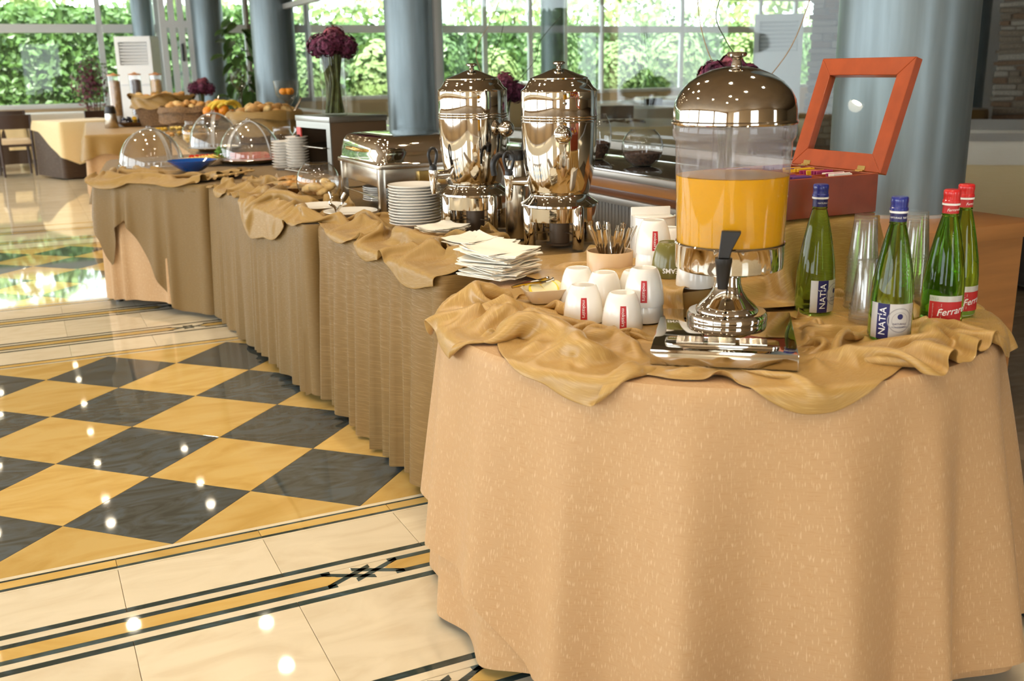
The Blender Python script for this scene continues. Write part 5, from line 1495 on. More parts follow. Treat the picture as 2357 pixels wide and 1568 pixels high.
for z in (0.07, 0.20): mesh('dial', xf(lathe([(0, 0), (0.020, 0), (0.018, 0.016), (0, 0.016)], 20), (-0.009, TD - 0.028, z), (0, -pi / 2, 0)), 'black_plastic', cs)
mesh('inner_liner', box(0.02, TW - 0.02, 0.014, TD - 0.06, 0.0, 0.012), 'dark_metal', to, smooth=False)
for zb, xo in ((0.155, -0.03), (0.02, -0.13)):
    rk = mesh('wire_rack', tube([(xo, 0.06, zb), (xo, TD - 0.07, zb), (0.22, TD - 0.07, zb + 0.02), (0.22, 0.06, zb + 0.02)], 0.004, 8, True), 'steel_soft', to)
    for j in range(7): mesh('rack_wire', tube([(xo, 0.09 + j * 0.05, zb), (0.22, 0.09 + j * 0.05, zb + 0.02)], 0.0025, 6), 'steel_soft', rk)

def petals(c, rad, n, size, seed):
    rg_ = np.random.RandomState(seed)
    d = rg_.normal(0, 1, (n, 3)); d /= np.linalg.norm(d, axis=1, keepdims=True)
    p = np.array(c) + d * rad * rg_.uniform(0.8, 1.06, (n, 1))
    return leaves(p, d, size, seed, 0.5)
def bouquet(name, label, p, zb, heads, hz, vase_r, vase_h, n=150, size=0.022, spread=0.07, rad=0.055, seed=1, stems=14, vz=None):
    t = thing(name, label, 'flowers', (p[0], p[1], zb), 0, 'purple bouquets in glass vases')
    rg_ = random.Random(seed)
    for k in range(heads):
        a, rr2 = 2.4 * k, spread * sqrt((k + 0.3) / heads)
        c = (rr2 * cos(a), rr2 * sin(a), hz - 0.35 * rr2 - rg_.uniform(0, 0.02) + (0.5 * rad if k == 0 else 0))
        mesh('flower_head', merge(petals(c, rad, n, size, seed * 10 + k), xf(ball(rad * 0.8, 10, 6), c)), 'petal_plum' if k % 3 else 'petal_rose', t, smooth=False)
    for k in range(stems):
        a = rg_.uniform(0, 6.28); r1, r2 = vase_r * 0.75 * sqrt(rg_.random()), spread * 0.7 * rg_.random()
        mesh('stem', tube([(r1 * cos(a), r1 * sin(a), 0.012), (r1 * 0.7 * cos(a + .6), r1 * 0.7 * sin(a + .6), vase_h * 0.5), (r2 * cos(a), r2 * sin(a), hz - 0.02)], 0.0065, 6), 'stem_green', t)
    mesh('vase', lathe([(0, 0.0), (vase_r * 0.97, 0.0), (vase_r, 0.004), (vase_r, vase_h)], 44), 'clear_glass', t)
    return t
vp = np.array([1.36, 2.90]) + np.array([0.10, 0.25])
bouquet('flower_bouquet', 'tall purple hydrangea bouquet in a glass cylinder on the toaster', vp, T + 0.004 + TH, 9, 0.440, 0.074, 0.350, n=190, size=0.030, spread=0.118, rad=0.066, seed=2, stems=60)
def wires(t, specs, ma):
    for P in specs: mesh('curly_twig', tube(smoothpath(P, 8), 0.0022, 6), ma, t)
yv = onx(1156, 320, 2.44)[1]
b2 = bouquet('flower_bouquet', 'purple bouquet with curly twigs on the sill behind the coffee urns', (2.44, yv), SILL, 9, 0.37, 0.05, 0.24, n=170, size=0.030, spread=0.125, rad=0.060, seed=4, stems=8)
wires(b2, [[(0, 0, 0.3), (-0.05, 0.02, 0.42), (-0.06, 0.0, 0.52), (0.0, 0, 0.64), (0.04, 0, 0.80)], [(0.02, 0, 0.3), (0.10, -0.1, 0.42), (0.16, -0.16, 0.52), (0.17, -0.2, 0.62), (0.25, -0.3, 0.75)]], 'twig_dark')
wires(b2, [[(-0.03, 0.03, 0.3), (-0.08, 0.12, 0.45), (-0.09, 0.16, 0.58), (-0.03, 0.1, 0.72), (0.02, 0.05, 0.85)]], 'twig')
yv3 = onx(1674, 170, 2.44)[1]
b3 = bouquet('flower_bouquet', 'purple bouquet with curly twigs half hidden behind the dispenser lid', (2.44, yv3), SILL, 7, 0.455, 0.05, 0.26, n=130, size=0.040, spread=0.10, rad=0.05, seed=6, stems=8)
wires(b3, [[(-0.03, 0.02, 0.44), (-0.05, 0.06, 0.50), (-0.07, 0.10, 0.62), (-0.08, 0.11, 0.74), (-0.06, 0.1, 0.9)]], 'twig')
wires(b3, [[(0.03, 0, 0.44), (0.05, -0.02, 0.46), (0.0, 0.02, 0.56), (-0.03, 0.05, 0.66), (0.0, 0.02, 0.80), (0.04, 0, 0.95)]], 'twig_dark')
wires(b3, [[(0.04, -0.06, 0.30), (0.10, -0.16, 0.42), (0.14, -0.24, 0.55), (0.17, -0.30, 0.75), (0.19, -0.34, 0.98)]], 'twig')

# --- glass bowls on the sill
def fishbowl(p, z, r, label, fill, name='glass_bowl', squash=1.0):
    t = thing(name, label, 'glass bowl', (p[0], p[1], z))
    pr_ = [(0, 0.0), (r * 0.45, 0.0), (r * 0.47, 0.004)] + [(r * cos(a), (r * 0.92 + r * sin(a)) * squash) for a in np.linspace(-1.05, 0.95, 16)] + [(r * 0.62, (r * 0.92 + r * 0.85) * squash)]
    mesh('bowl_glass', lathe(pr_, 48), 'bowl_glass', t)
    if fill: mesh('filling', lathe([(0, 0.012), (r * 0.45, 0.012), (r * 0.80, r * 0.40 * squash), (r * 0.93, r * 0.66 * squash), (r * 0.5, r * 0.74 * squash), (0, r * 0.70 * squash)], 40), fill, t)
    return t
fishbowl(onx(1478, 375, 2.40), SILL, 0.098, 'round glass bowl of brown pot-pourri on the black sill', 'choc')
fishbowl(onx(1374, 350, 2.40), SILL, 0.075, 'tall glass vase of pot-pourri right behind the coffee urn', 'choc', 'glass_vase', 1.75)

# --- glass bowl with rolls, in front of the toaster
fb = fishbowl(BOWLP, ZC, 0.098, 'round glass bowl of filled rolls at the runner edge', None)
rl = ball(0.028, 14, 8, 1.0, 1.5, 0.7)
for k in range(9):
    a = 2.4 * k
    o = mesh('bread_roll', xf(rl, rot=(RND.uniform(-.5, .5), RND.uniform(-.4, .4), RND.uniform(0, 3))), 'bread_pale' if k % 3 else 'bread', loc=(BOWLP[0] + 0.042 * cos(a) * (k > 0), BOWLP[1] + 0.042 * sin(a) * (k > 0), ZC + 0.045 + 0.018 * (k // 4)))
    tag(o, 'small filled roll inside the round glass bowl', 'bread roll', 'filled rolls in the glass bowl')
# bread slices lying on the cloth behind it
for k in range(8):
    q = at(660 + 13 * (k % 5), 430 - 8 * (k // 5), ZC + 0.03)
    o = mesh('bread_slice', xf(bevel(prism(rrect(0.085, 0.05, 0.02), 0, 0.014), 0.003), rot=(RND.uniform(-.3, .3), RND.uniform(-.3, .3), RND.uniform(0, 3))), 'bread', loc=(q[0], q[1], T + 0.05 + 0.01 * (k // 5)))
    tag(o, 'toasted bread slice in the cloth nest beside the glass bowl', 'bread slice', 'toasted slices in the cloth nest')
nest = tag(mesh('bread_tray', lathe([(0, 0), (0.13, 0), (0.16, 0.03), (0.163, 0.034), (0.15, 0.034), (0.125, 0.012), (0, 0.010)], 36, 1.0, 1.1), 'wicker', loc=(*at(685, 428, ZC + 0.03)[:2], T + 0.012)), 'low wicker tray of toasted bread behind the glass bowl', 'tray')

# --- blue bowl
t = thing('blue_bowl', 'shallow cobalt blue glass bowl on the ochre cloth', 'bowl', (BLUE[0], BLUE[1], ZC + 0.022))
mesh('bowl_body', lathe([(0, 0), (0.055, 0), (0.060, 0.004), (0.105, 0.030), (0.142, 0.058), (0.146, 0.063), (0.143, 0.064), (0.102, 0.036), (0.055, 0.010), (0, 0.008)], 56), 'blue_glass', t)

# --- roll-top domes
def dome(p, r, h, label, turn, plate=True, zb=None):
    zb = T + 0.012 if zb is None else zb
    t = thing('dome_cover', label, 'food cover', (p[0], p[1], zb + (0.03 if plate else 0)), facing(p) + turn, 'clear domed food covers')
    A = np.linspace(0, pi / 2, 15)
    mesh('dome_shell', lathe([(r * cos(a), h * sin(a)) for a in A], 56), 'acrylic', t)
    mesh('rim', lathe([(r - 0.003, 0), (r + 0.006, 0), (r + 0.006, 0.008), (r - 0.003, 0.010)], 56), 'acrylic_edge_glint', t)
    arc = [(0, r * cos(a) * 1.006, h * sin(a) * 1.006) for a in np.linspace(0, pi, 31)]
    mesh('dome_edge', tube(arc, 0.0055, 8), 'acrylic_edge_glint', t)
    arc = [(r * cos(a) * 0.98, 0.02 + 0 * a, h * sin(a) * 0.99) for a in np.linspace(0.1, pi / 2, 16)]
    mesh('dome_seam', ([(x, y + (0.012 if i % 8 < 4 else -0.012), z) for i, (x, y, z) in enumerate(tube(arc, 0.003, 8)[0])], tube(arc, 0.003, 8)[1]), 'acrylic_edge_glint', t)
    for s in (-1, 1): mesh('pivot_knob', xf(lathe([(0, 0), (0.013, 0), (0.014, 0.012), (0, 0.016)], 18), (0, s * r, 0.03), (-s * pi / 2, 0, 0)), 'acrylic', t)
    mesh('lid_knob', xf(ball(0.014, 14, 8), (0, 0, h + 0.010)), 'acrylic', t)
    return t
def platter(p, r, label, zb=None):
    return tag(mesh('platter', lathe([(0, 0.004), (r * 0.8, 0.004), (r * 0.86, 0.010), (r * 0.97, 0.024), (r, 0.028), (r * 0.99, 0.030), (r * 0.85, 0.016), (r * 0.78, 0.010), (0, 0.010)], 56), 'steel_soft', loc=(p[0], p[1], T + 0.012 if zb is None else zb)), label, 'platter')
RD = [0.205, 0.19, 0.205]
dome(DOMES[0], RD[0], 0.235, 'clear dome cover sunk behind the bunched ochre cloth', 0.5, False)
PL1 = platter(DOMES[1], 0.21, 'steel platter under the dome with salad')
dome(DOMES[1], RD[1], 0.255, 'clear dome cover over the salad platter', -0.2)
PL3 = platter(DOMES[2], 0.235, 'wide steel platter of salami under its dome')
dome(DOMES[2], RD[2], 0.240, 'clear dome cover over the salami platter', -0.9)
sal = lathe([(0, 0), (0.030, 0), (0.031, 0.0015), (0.030, 0.003), (0, 0.003)], 18)
sm_ = {}
for k in range(34):
    ma = 'salami' if k % 3 else 'ham'
    row, col_ = divmod(k, 12)
    a = facing(DOMES[2]) + pi / 2 + (col_ - 5.5) * 0.17
    rad_ = 0.165 - 0.045 * row
    if ma not in sm_: o = mesh('salami_slice', sal, ma); sm_[ma] = o.data
    else: o = bpy.data.objects.new('salami_slice', sm_[ma]); COL.objects.link(o)
    fa = facing(DOMES[2])
    xx, yy = (col_ - 5.5) * 0.026, rad_ - 0.12
    o.location = (DOMES[2][0] + cos(fa) * (0.09 - row * 0.05) - sin(fa) * xx, DOMES[2][1] + sin(fa) * (0.09 - row * 0.05) + cos(fa) * xx, T + 0.036 + row * 0.012)
    o.rotation_euler = (RND.uniform(-.1, .1), 0.55, fa + 0.2)
    tag(o, 'pink salami slice fanned out under the dome', 'salami slice', 'salami slices under the dome')
# oval salad dish in front of the second dome
SD = at(475, 376, T + 0.02)
t = tag(mesh('salad_dish', lathe([(0, 0), (0.10, 0), (0.15, 0.035), (0.155, 0.045), (0.147, 0.045), (0.10, 0.012), (0, 0.010)], 44, 1.2, 0.8), 'cream_ceramic', loc=(SD[0], SD[1], T + 0.012)), 'oval cream dish of cheese and salad beside the blue bowl', 'dish')
for k in range(9):
    o = mesh('cheese_slice', bevel(box(-0.035, 0.035, -0.028, 0.028, 0, 0.005), 0.001, 1), 'cheese', loc=(SD[0] - 0.10 + 0.022 * k, SD[1] - 0.03 + 0.02 * (k % 2), T + 0.045 + 0.002 * k), ang=30)
    o.rotation_euler = (0.25, 0.2, RND.uniform(0, 1)); tag(o, 'yellow cheese slice on the oval cream dish', 'cheese slice', 'cheese slices on the cream dish')
for k in range(6):
    o = mesh('tomato_slice', lathe([(0, 0), (0.03, 0), (0.032, 0.003), (0.03, 0.006), (0, 0.006)], 18), 'tomato', loc=(SD[0] - 0.03 + 0.035 * k - 0.04, SD[1] + 0.06, T + 0.052))
    o.rotation_euler = (0.6, 0.1, 0.4); tag(o, 'red tomato slice at the rim of the oval cream dish', 'tomato slice', 'tomato slices on the cream dish')
pp = petals((0, 0, 0.03), 0.05, 260, 0.022, 77)
tag(mesh('parsley_sprig', pp, 'parsley', loc=(SD[0] + 0.10, SD[1] - 0.02, T + 0.045), smooth=False), 'bunch of green parsley on the oval cream dish', 'parsley')
# napkin fold lying between
for k in range(4):
    q = at(520 + 14 * k, 408 - 2 * k, ZC + 0.012)
    o = mesh('wooden_skewer', bbox(-0.012, 0.012, -0.10, 0.10, 0, 0.010, 0.003), 'bread_pale', loc=(q[0], q[1], T + 0.02 + 0.012), ang=30)
    o.rotation_euler = (0, 0, -0.75); tag(o, 'pale wooden serving stick lying beside the blue bowl', 'serving stick', 'serving sticks beside the blue bowl')

# --- breads in cloth-lined baskets
def breadbasket(p, r, h, label, nb, bl, tong=False, ma='ochre_cloth', zb=None, seed=3, top=0.0, lo=0.22):
    zb = T + 0.008 if zb is None else zb
    t = thing('bread_basket', label, 'basket', (p[0], p[1], zb), facing(p))
    mesh('basket_body', lathe([(0, 0), (r * 0.72, 0), (r * 0.78, 0.006), (r * 0.97, h * 0.62), (r * 0.93, h * 0.62), (r * 0.72, 0.012), (0, 0.012)], 44), 'wicker', t)
    na, nz_ = 96, 12
    rg_ = np.random.RandomState(seed)
    P = np.zeros((na + 1, nz_, 3))
    for i in range(na + 1):
        a = 2 * pi * i / na
        f = 0.5 + 0.5 * sin(7 * a + 1.5 * sin(2 * a + seed))
        pk = 0.55 + 0.45 * sin(3 * a + seed) * sin(a * 2 + 1)
        for j in range(nz_):
            q = j / (nz_ - 1)
            if q < 0.55:
                s = q / 0.55; rr2 = r * (1.02 - 0.06 * s) * (1 + 0.05 * f * (1 - s) + 0.03 * sin(13 * a + 9 * s + seed)) + 0.012; z = h * (lo + (0.92 - lo) * s) + 0.02 * f
            else:
                s = (q - 0.55) / 0.45; rr2 = r * (1.0 + 0.10 * s * pk) + 0.012 + 0.02 * f * s; z = h * 0.95 + top * s * pk - h * 0.30 * s * s * (1 - 0.5 * pk)
            P[i, j] = (rr2 * cos(a), rr2 * sin(a), z)
    mesh('cloth_liner', gridm(P), ma, t, ang=80, uv=np.stack(np.meshgrid(np.arange(na + 1) * 0.02, np.arange(nz_) * 0.02, indexing='ij'), -1).reshape(-1, 2))
    rr3 = random.Random(seed)
    shapes = {}
    for k in range(nb):
        a, rd = 2.4 * k, r * 0.78 * sqrt((k + 0.5) / nb)
        ma2 = 'bread' if k % 3 else 'bread_pale'
        if ma2 not in shapes: o = mesh('bread_piece', ball(0.045, 14, 9, 1.25, 0.85, 0.72), ma2); shapes[ma2] = o.data
        else: o = bpy.data.objects.new('bread_piece', shapes[ma2]); COL.objects.link(o)
        o.location = (p[0] + rd * cos(a), p[1] + rd * sin(a), zb + h * 0.86 + 0.05 * (1 - rd / r) + rr3.uniform(0, 0.03))
        o.rotation_euler = (rr3.uniform(-.5, .5), rr3.uniform(-.6, .6), rr3.uniform(0, 3))
        tag(o, bl, 'bread', bl)
    if tong:
        g_ = thing('serving_tongs', tong, 'tongs', (p[0] + 0.20, p[1] - 0.10, zb + h * 0.80), 0.2)
        for s in (-1, 1): mesh('arm', tube([(0, 0.010 * s, 0), (0.05, 0.012 * s, 0.07), (0.10, 0.003 * s, 0.14)], [0.010, 0.008, 0.007], 8), 'steel_soft', g_)
    return t
BB = at(618, 330, T)
breadbasket(BB, 0.29, 0.285, 'cloth-lined basket of golden bread with tongs next to the toaster', 24, 'golden bread piece in the basket with tongs', 'steel tongs stuck upright in the basket of golden bread', seed=3)
WB = at(380, 291, T)
breadbasket(WB, 0.33, 0.36, 'large basket wrapped in ochre cloth in front of the cereal dispensers', 10, 'bread loaf under the folded ochre cloth', seed=8, top=0.10, lo=0.55)
B3 = at(446, 296, T)
breadbasket(B3, 0.33, 0.25, 'basket of pale rolls between the wrapped basket and the fruit', 26, 'pale roll in the basket beside the fruit', 'long steel tongs stuck in the basket of pale rolls', seed=12, ma='wicker')
# fruit bowl
FB = at(512, 300, T)
t = thing('fruit_bowl', 'glass fruit bowl of oranges and bananas', 'fruit bowl', (FB[0], FB[1], T + 0.008))
mesh('bowl_glass', lathe([(0, 0), (0.09, 0), (0.06, 0.02), (0.12, 0.07), (0.20, 0.13), (0.205, 0.135), (0.19, 0.13), (0.11, 0.08), (0, 0.06)], 44), 'clear_glass', t)
for k, (dx, dz) in enumerate(((-0.14, 0.20), (0.03, 0.21), (-0.05, 0.16), (0.12, 0.16), (-0.02, 0.27))):
    o = mesh('orange', ball(0.058, 18, 12), 'orange_peel', loc=(FB[0] + dx * 0.9, FB[1] + dx * -0.43 + (0.05 if k > 1 else -0.03), T + dz))
    tag(o, 'ripe orange in the glass fruit bowl', 'orange', 'oranges in the fruit bowl')
for k in range(4):
    P = smoothpath([(-0.10, 0, 0.0), (-0.06, 0.01, 0.035), (0, 0.015, 0.05), (0.06, 0.01, 0.035), (0.10, 0, -0.005)], 5)
    o = mesh('banana', tube(P, [0.006] + [0.020] * (len(P) - 2) + [0.006], 8), 'banana_peel', loc=(FB[0] - 0.06 + 0.06 * k, FB[1] - 0.03 * k, T + 0.235 + 0.012 * (k % 2)))
    o.rotation_euler = (0.4, -0.6 + 0.3 * k, -0.4 + 0.25 * k); tag(o, 'yellow banana on top of the fruit bowl', 'banana', 'bananas in the fruit bowl')
# cereal dispensers
for u, v, fill, lb in ((274, 292, 'flakes', 'cereal dispenser filled with brown flakes'), (322, 288, 'choc', 'cereal dispenser filled with dark chocolate cereal'), (369, 287, 'corn', 'cereal dispenser filled with golden corn flakes')):
    p = at(u, v, T)
    t = thing('cereal_dispenser', lb, 'cereal dispenser', (p[0], p[1], T + 0.006), facing(p), 'tall cereal dispensers')
    h_ = zat(p, 172 if u < 300 else 170) - T
    mesh('tube_glass', lathe([(0.066, h_ * 0.2), (0.068, h_ - 0.02)], 36), 'acrylic', t)
    mesh('cereal', lathe([(0, h_ * 0.2), (0.062, h_ * 0.2), (0.064, h_ * 0.86), (0.04, h_ * 0.88), (0, h_ * 0.885)], 32), fill, t)
    mesh('cap', lathe([(0, h_ - 0.022), (0.074, h_ - 0.022), (0.074, h_ - 0.006), (0.03, h_), (0.012, h_ + 0.012), (0, h_ + 0.014)], 32), 'oak', t)
    mesh('outlet', lathe([(0, 0.03), (0.025, 0.03), (0.03, h_ * 0.08), (0.068, h_ * 0.2), (0, h_ * 0.2)], 28), 'frame_white', t)
    mesh('stand', merge(bbox(-0.07, 0.09, -0.075, 0.075, 0, 0.02, 0.004), box(-0.088, -0.07, -0.03, 0.03, 0, h_ * 0.7)), 'frame_white', t)
# jam portions tray and dark flask
JT = at(312, 292, T)
t = tag(mesh('portion_tray', rdish(0.40, 0.24, 0.05), 'wicker', loc=(JT[0], JT[1], T + 0.006), ang=50), 'low tray of jam portions in front of the cereal dispensers', 'tray')
jm = {}
for k in range(20):
    ma = ('foil_dark', 'foil_dark', 'foil_yellow', 'foil_dark', 'foil_red')[k % 5]
    if ma not in jm: o = mesh('jam_portion', lathe([(0, 0), (0.020, 0), (0.026, 0.03), (0.028, 0.032), (0, 0.033)], 16), ma); jm[ma] = o.data
    else: o = bpy.data.objects.new('jam_portion', jm[ma]); COL.objects.link(o)
    o.location = (JT[0] - 0.13 + 0.062 * (k % 5), JT[1] - 0.06 + 0.04 * (k // 5), T + 0.035 + 0.022 * ((k * 7) % 3))
    o.rotation_euler = (RND.uniform(-.8, .8), RND.uniform(-.8, .8), 0); tag(o, 'small jam portion piled in the low tray', 'jam portion', 'jam portions in the tray')
p = at(254, 296, T)
t = thing('coffee_flask', 'black-topped steel flask at the corner of the cereal table', 'flask', (p[0] + 0.02, p[1], T + 0.006))
mesh('flask_body', lathe([(0, 0), (0.075, 0), (0.078, 0.005), (0.062, 0.16), (0, 0.16)], 32), 'steel_soft', t)
mesh('flask_top', lathe([(0.062, 0.16), (0.064, 0.17), (0.055, 0.24), (0.04, 0.25), (0, 0.25)], 32), 'black_plastic', t)
# small purple bouquet on the cereal table
p = at(470, 278, T)
bouquet('flower_bouquet', 'small round purple bouquet at the end of the cereal table', p, T + 0.006, 6, zat(p, 198) - T, 0.06, 0.20, n=110, size=0.045, spread=0.11, rad=0.085, seed=9, stems=8)
# glassware with fruit and jars at the back of the third table
def jar(p, r, h, label, fill, ma='bowl_glass'):
    t = thing('glass_jar', label, 'glass jar', (p[0], p[1], T + 0.008))
    mesh('jar_glass', lathe([(0, 0), (r * 0.7, 0), (r, h * 0.25), (r, h * 0.6), (r * 0.72, h * 0.85), (r * 0.75, h)], 36), ma, t)
    mesh('filling', lathe([(0, 0.006), (r * 0.66, 0.006), (r * 0.93, h * 0.25), (r * 0.93, h * 0.42), (0, h * 0.46)], 30), fill, t)
jar((1.62, 4.55), 0.10, 0.20, 'round glass jar of golden cereal behind the toaster', 'corn')
jar((1.55, 4.95), 0.09, 0.18, 'round glass jar of dried fruit behind the salami dome', 'bread')
jar(at(452, 332, T), 0.11, 0.19, 'wide glass jar of preserved fruit behind the salad dome', 'corn')
def martini(p, h, label, fill):
    t = thing('stem_glass', label, 'stem glass', (p[0], p[1], T + 0.008))
    mesh('glass', lathe([(0, 0), (0.07, 0.0), (0.068, 0.006), (0.010, 0.02), (0.008, h * 0.58), (0.02, h * 0.62), (0.085, h * 0.80), (0.10, h), (0.098, h), (0.08, h * 0.80), (0, h * 0.66)], 36), 'clear_glass', t)
    if fill:
        for k in range(5): mesh('fruit_ball', xf(ball(0.026, 12, 8), (0.035 * cos(k * 1.25), 0.035 * sin(k * 1.25), h * 0.84)), fill, t)
martini((1.68, 5.25), 0.52, 'tall stem glass with orange fruit behind the toaster', 'orange_peel')
martini((2.0, 8.75), 0.60, 'tall empty stem glass behind the bread basket', None)
# little plates and bowls laid out on the third table behind the domes
for k, (u, v, r) in enumerate(((385, 322, 0.10), (425, 318, 0.11), (405, 306, 0.10), (450, 305, 0.10), (372, 308, 0.09), (470, 312, 0.09))):
    p = at(u, v, T)
    fills = ('bread', 'corn', 'cheese', 'bread_pale', 'foil_yellow', 'bread')
    t = thing('buffet_bowl', ('shallow glass dish of biscuits behind the first dome', 'shallow glass dish of corn cakes behind the first dome', 'shallow glass dish of cheese near the cereal table', 'shallow glass dish of pale pastries near the fruit', 'shallow glass dish of yellow sweets near the jam tray', 'shallow glass dish of brown pastries behind the salad dome')[k], 'dish', (p[0], p[1], T + 0.008))
    mesh('dish_glass', lathe([(0, 0), (r * 0.5, 0), (r, 0.045), (r * 0.98, 0.048), (r * 0.5, 0.008), (0, 0.006)], 32), 'clear_glass', t)
    mesh('filling', merge(*[xf(ball(r * 0.25, 10, 6, 1.2, 0.8, 0.6), (r * 0.45 * cos(j * 1.26), r * 0.45 * sin(j * 1.26), 0.035 + 0.01 * (j % 2)), (0, 0, j)) for j in range(6)]), fills[k], t)
# ================================================================== DINING TABLES, CHAIRS, MACHINES
def dining(name, label, poly, under, over, hem_u=0.03, over_drop=0.28, z=0.75, ov_rot=None, seed=1, wl=0.3, amp=0.05):
    t = thing(name, label, 'dining table')
    c = np.array(poly).mean(0)
    mesh('table_top', prism(inset(poly, 0.02), z - 0.03, z - 0.006), 'dark_wood', t, smooth=False)
    mesh('pedestal', cyl(c[0], c[1], 0, z - 0.03, 0.05, 16), 'dark_metal', t)
    m, uv = skirt(roundpoly(poly, 0.04), z - 0.003, hem_u, amp=amp, flare=0.0, seed=seed, wl=wl, step=0.04, rows=8)
    mesh('under_cloth', m, under, t, ang=70, uv=uv)
    if over:
        m, uv = skirt(roundpoly(poly, 0.04), z, z - over_drop, amp=0.02, flare=0.01, seed=seed + 1, wl=wl, step=0.04, rows=5, hem=ov_rot, lip=0.012)
        mesh('over_cloth', m, over, t, ang=70, uv=uv)
    return t
def sq(cx, cy, s, rot, s2=None):
    s2 = s2 or s
    return [(cx + cos(rot) * x - sin(rot) * y, cy + sin(rot) * x + cos(rot) * y) for x, y in ((-s / 2, -s2 / 2), (s / 2, -s2 / 2), (s / 2, s2 / 2), (-s / 2, s2 / 2))]
def slant(s, Q):
    q = Q @ np.array([cos(_yaw), -sin(_yaw)]); q = (q - q.min()) / (q.max() - q.min())
    return -np.interp(q, [0, 0.12, 0.62, 1], [0.0, 0.02, 0.44, 0.2])
pl = sq(0.50, 12.35, 0.9, radians(20))
dining('dining_table', 'dining table with cream overlay and dark brown cloth beside the cereal table', pl, 'brown_cloth', 'cream_cloth', 0.02, 0.12, ov_rot=slant, seed=31, amp=0.03, wl=0.6)
pl = sq(-0.95, 14.1, 1.5, radians(4), 0.9)
dining('dining_table', 'dining table with white top and cream cloth behind the dark wooden chair', pl, 'brown_cloth', 'cream_cloth', 0.10, 0.45, ov_rot=None, seed=33)
pl = sq(0.6, 15.7, 1.7, 0, 0.9)
dining('dining_table', 'white-topped dining table right below the ivy window', pl, 'cream_cloth', 'white_cloth', 0.05, 0.25, seed=35)
def chair(p, rot, label, seat='seat_cream'):
    t = thing('dining_chair', label, 'chair', (p[0], p[1], 0), rot, 'dark wooden dining chairs')
    mesh('seat', bevel(prism(rrect(0.46, 0.44, 0.06), 0.43, 0.50), 0.02), seat, t, ang=40)
    mesh('seat_frame', prism(rrect(0.45, 0.43, 0.05), 0.40, 0.435), 'dark_wood', t, smooth=False)
    for sx_ in (-1, 1):
        mesh('leg', tube([(sx_ * 0.19, 0.18, 0.42), (sx_ * 0.20, 0.20, 0.0)], [0.022, 0.015], 8), 'dark_wood', t)
        mesh('leg', tube([(sx_ * 0.20, -0.22, 0.0), (sx_ * 0.20, -0.20, 0.44), (sx_ * 0.205, -0.225, 0.83)], [0.015, 0.022, 0.016], 8), 'dark_wood', t)
    P = np.array([[(x, -0.215 - 0.03 * (1 - (x / 0.21) ** 2) + o, z) for z in (0.64, 0.68, 0.78, 0.83)] for x in np.linspace(-0.215, 0.215, 9) for o in (0,)])
    a = gridm(P); b = gridm(P + np.array([0, 0.022, 0]))
    ee = [0, 1, 2, 3] + [4 * i + 3 for i in range(1, 9)] + [34, 33, 32] + [4 * i for i in range(7, 0, -1)]
    m_ = len(a[0])
    mesh('backrest', (a[0] + b[0], a[1] + [tuple(i + m_ for i in f) for f in b[1]] + [(ee[i], ee[(i + 1) % len(ee)], ee[(i + 1) % len(ee)] + m_, ee[i] + m_) for i in range(len(ee))]), 'dark_wood', t, ang=40)
    return t
chair((-0.33, 12.95), radians(8), 'dark wooden chair with cream seat in front of the white-topped table')
chair((0.9, 13.35), radians(-170), 'dark wooden chair behind the table with the brown cloth')
chair((-0.35, 14.95), radians(0), 'dark wooden chair tucked under the table below the ivy window')
# standing air conditioners
def aircon(p, rot, label):
    t = thing('air_conditioner', label, 'air conditioner', (p[0], p[1], 0), rot, 'white floor-standing air conditioners')
    # the outlet is a real hollow behind the louvres, the seam a real groove between the two front panels
    mesh('cabinet', merge(box(-0.27, 0.27, -0.02, 0.17, 0, 1.88), box(-0.27, 0.27, -0.17, -0.02, 0, 1.178), box(-0.27, 0.27, -0.17, -0.02, 1.188, 1.47), box(-0.27, 0.27, -0.17, -0.02, 1.80, 1.88),
         box(-0.27, -0.215, -0.17, -0.02, 1.47, 1.80), box(0.215, 0.27, -0.17, -0.02, 1.47, 1.80)), 'white_metal', t, smooth=False)
    mesh('outlet_recess', box(-0.215, 0.215, -0.03, -0.018, 1.47, 1.80), 'frame_white', t, smooth=False)
    for k in range(7): mesh('louvre', xf(box(-0.205, 0.205, -0.004, 0.004, -0.012, 0.012), (0, -0.155, 1.50 + 0.045 * k), (0.5, 0, 0)), 'white_metal', t, smooth=False)
    mesh('front_seam', box(-0.27, 0.27, -0.12, -0.02, 1.178, 1.188), 'white_metal', t, smooth=False)
    mesh('badge', box(-0.05, 0.05, -0.174, -0.169, 1.13, 1.15), 'dark_slot', t, smooth=False)
    mesh('intake_grille', box(-0.2, 0.2, -0.174, -0.169, 0.15, 0.55), 'frame_white', t, smooth=False)
aircon((1.50, 13.7), radians(-28), 'white standing air conditioner behind the cereal dispensers')
p_ = azp(39.9, 12.6)
aircon(p_, radians(-38), 'white standing air conditioner in the hall behind the glass')
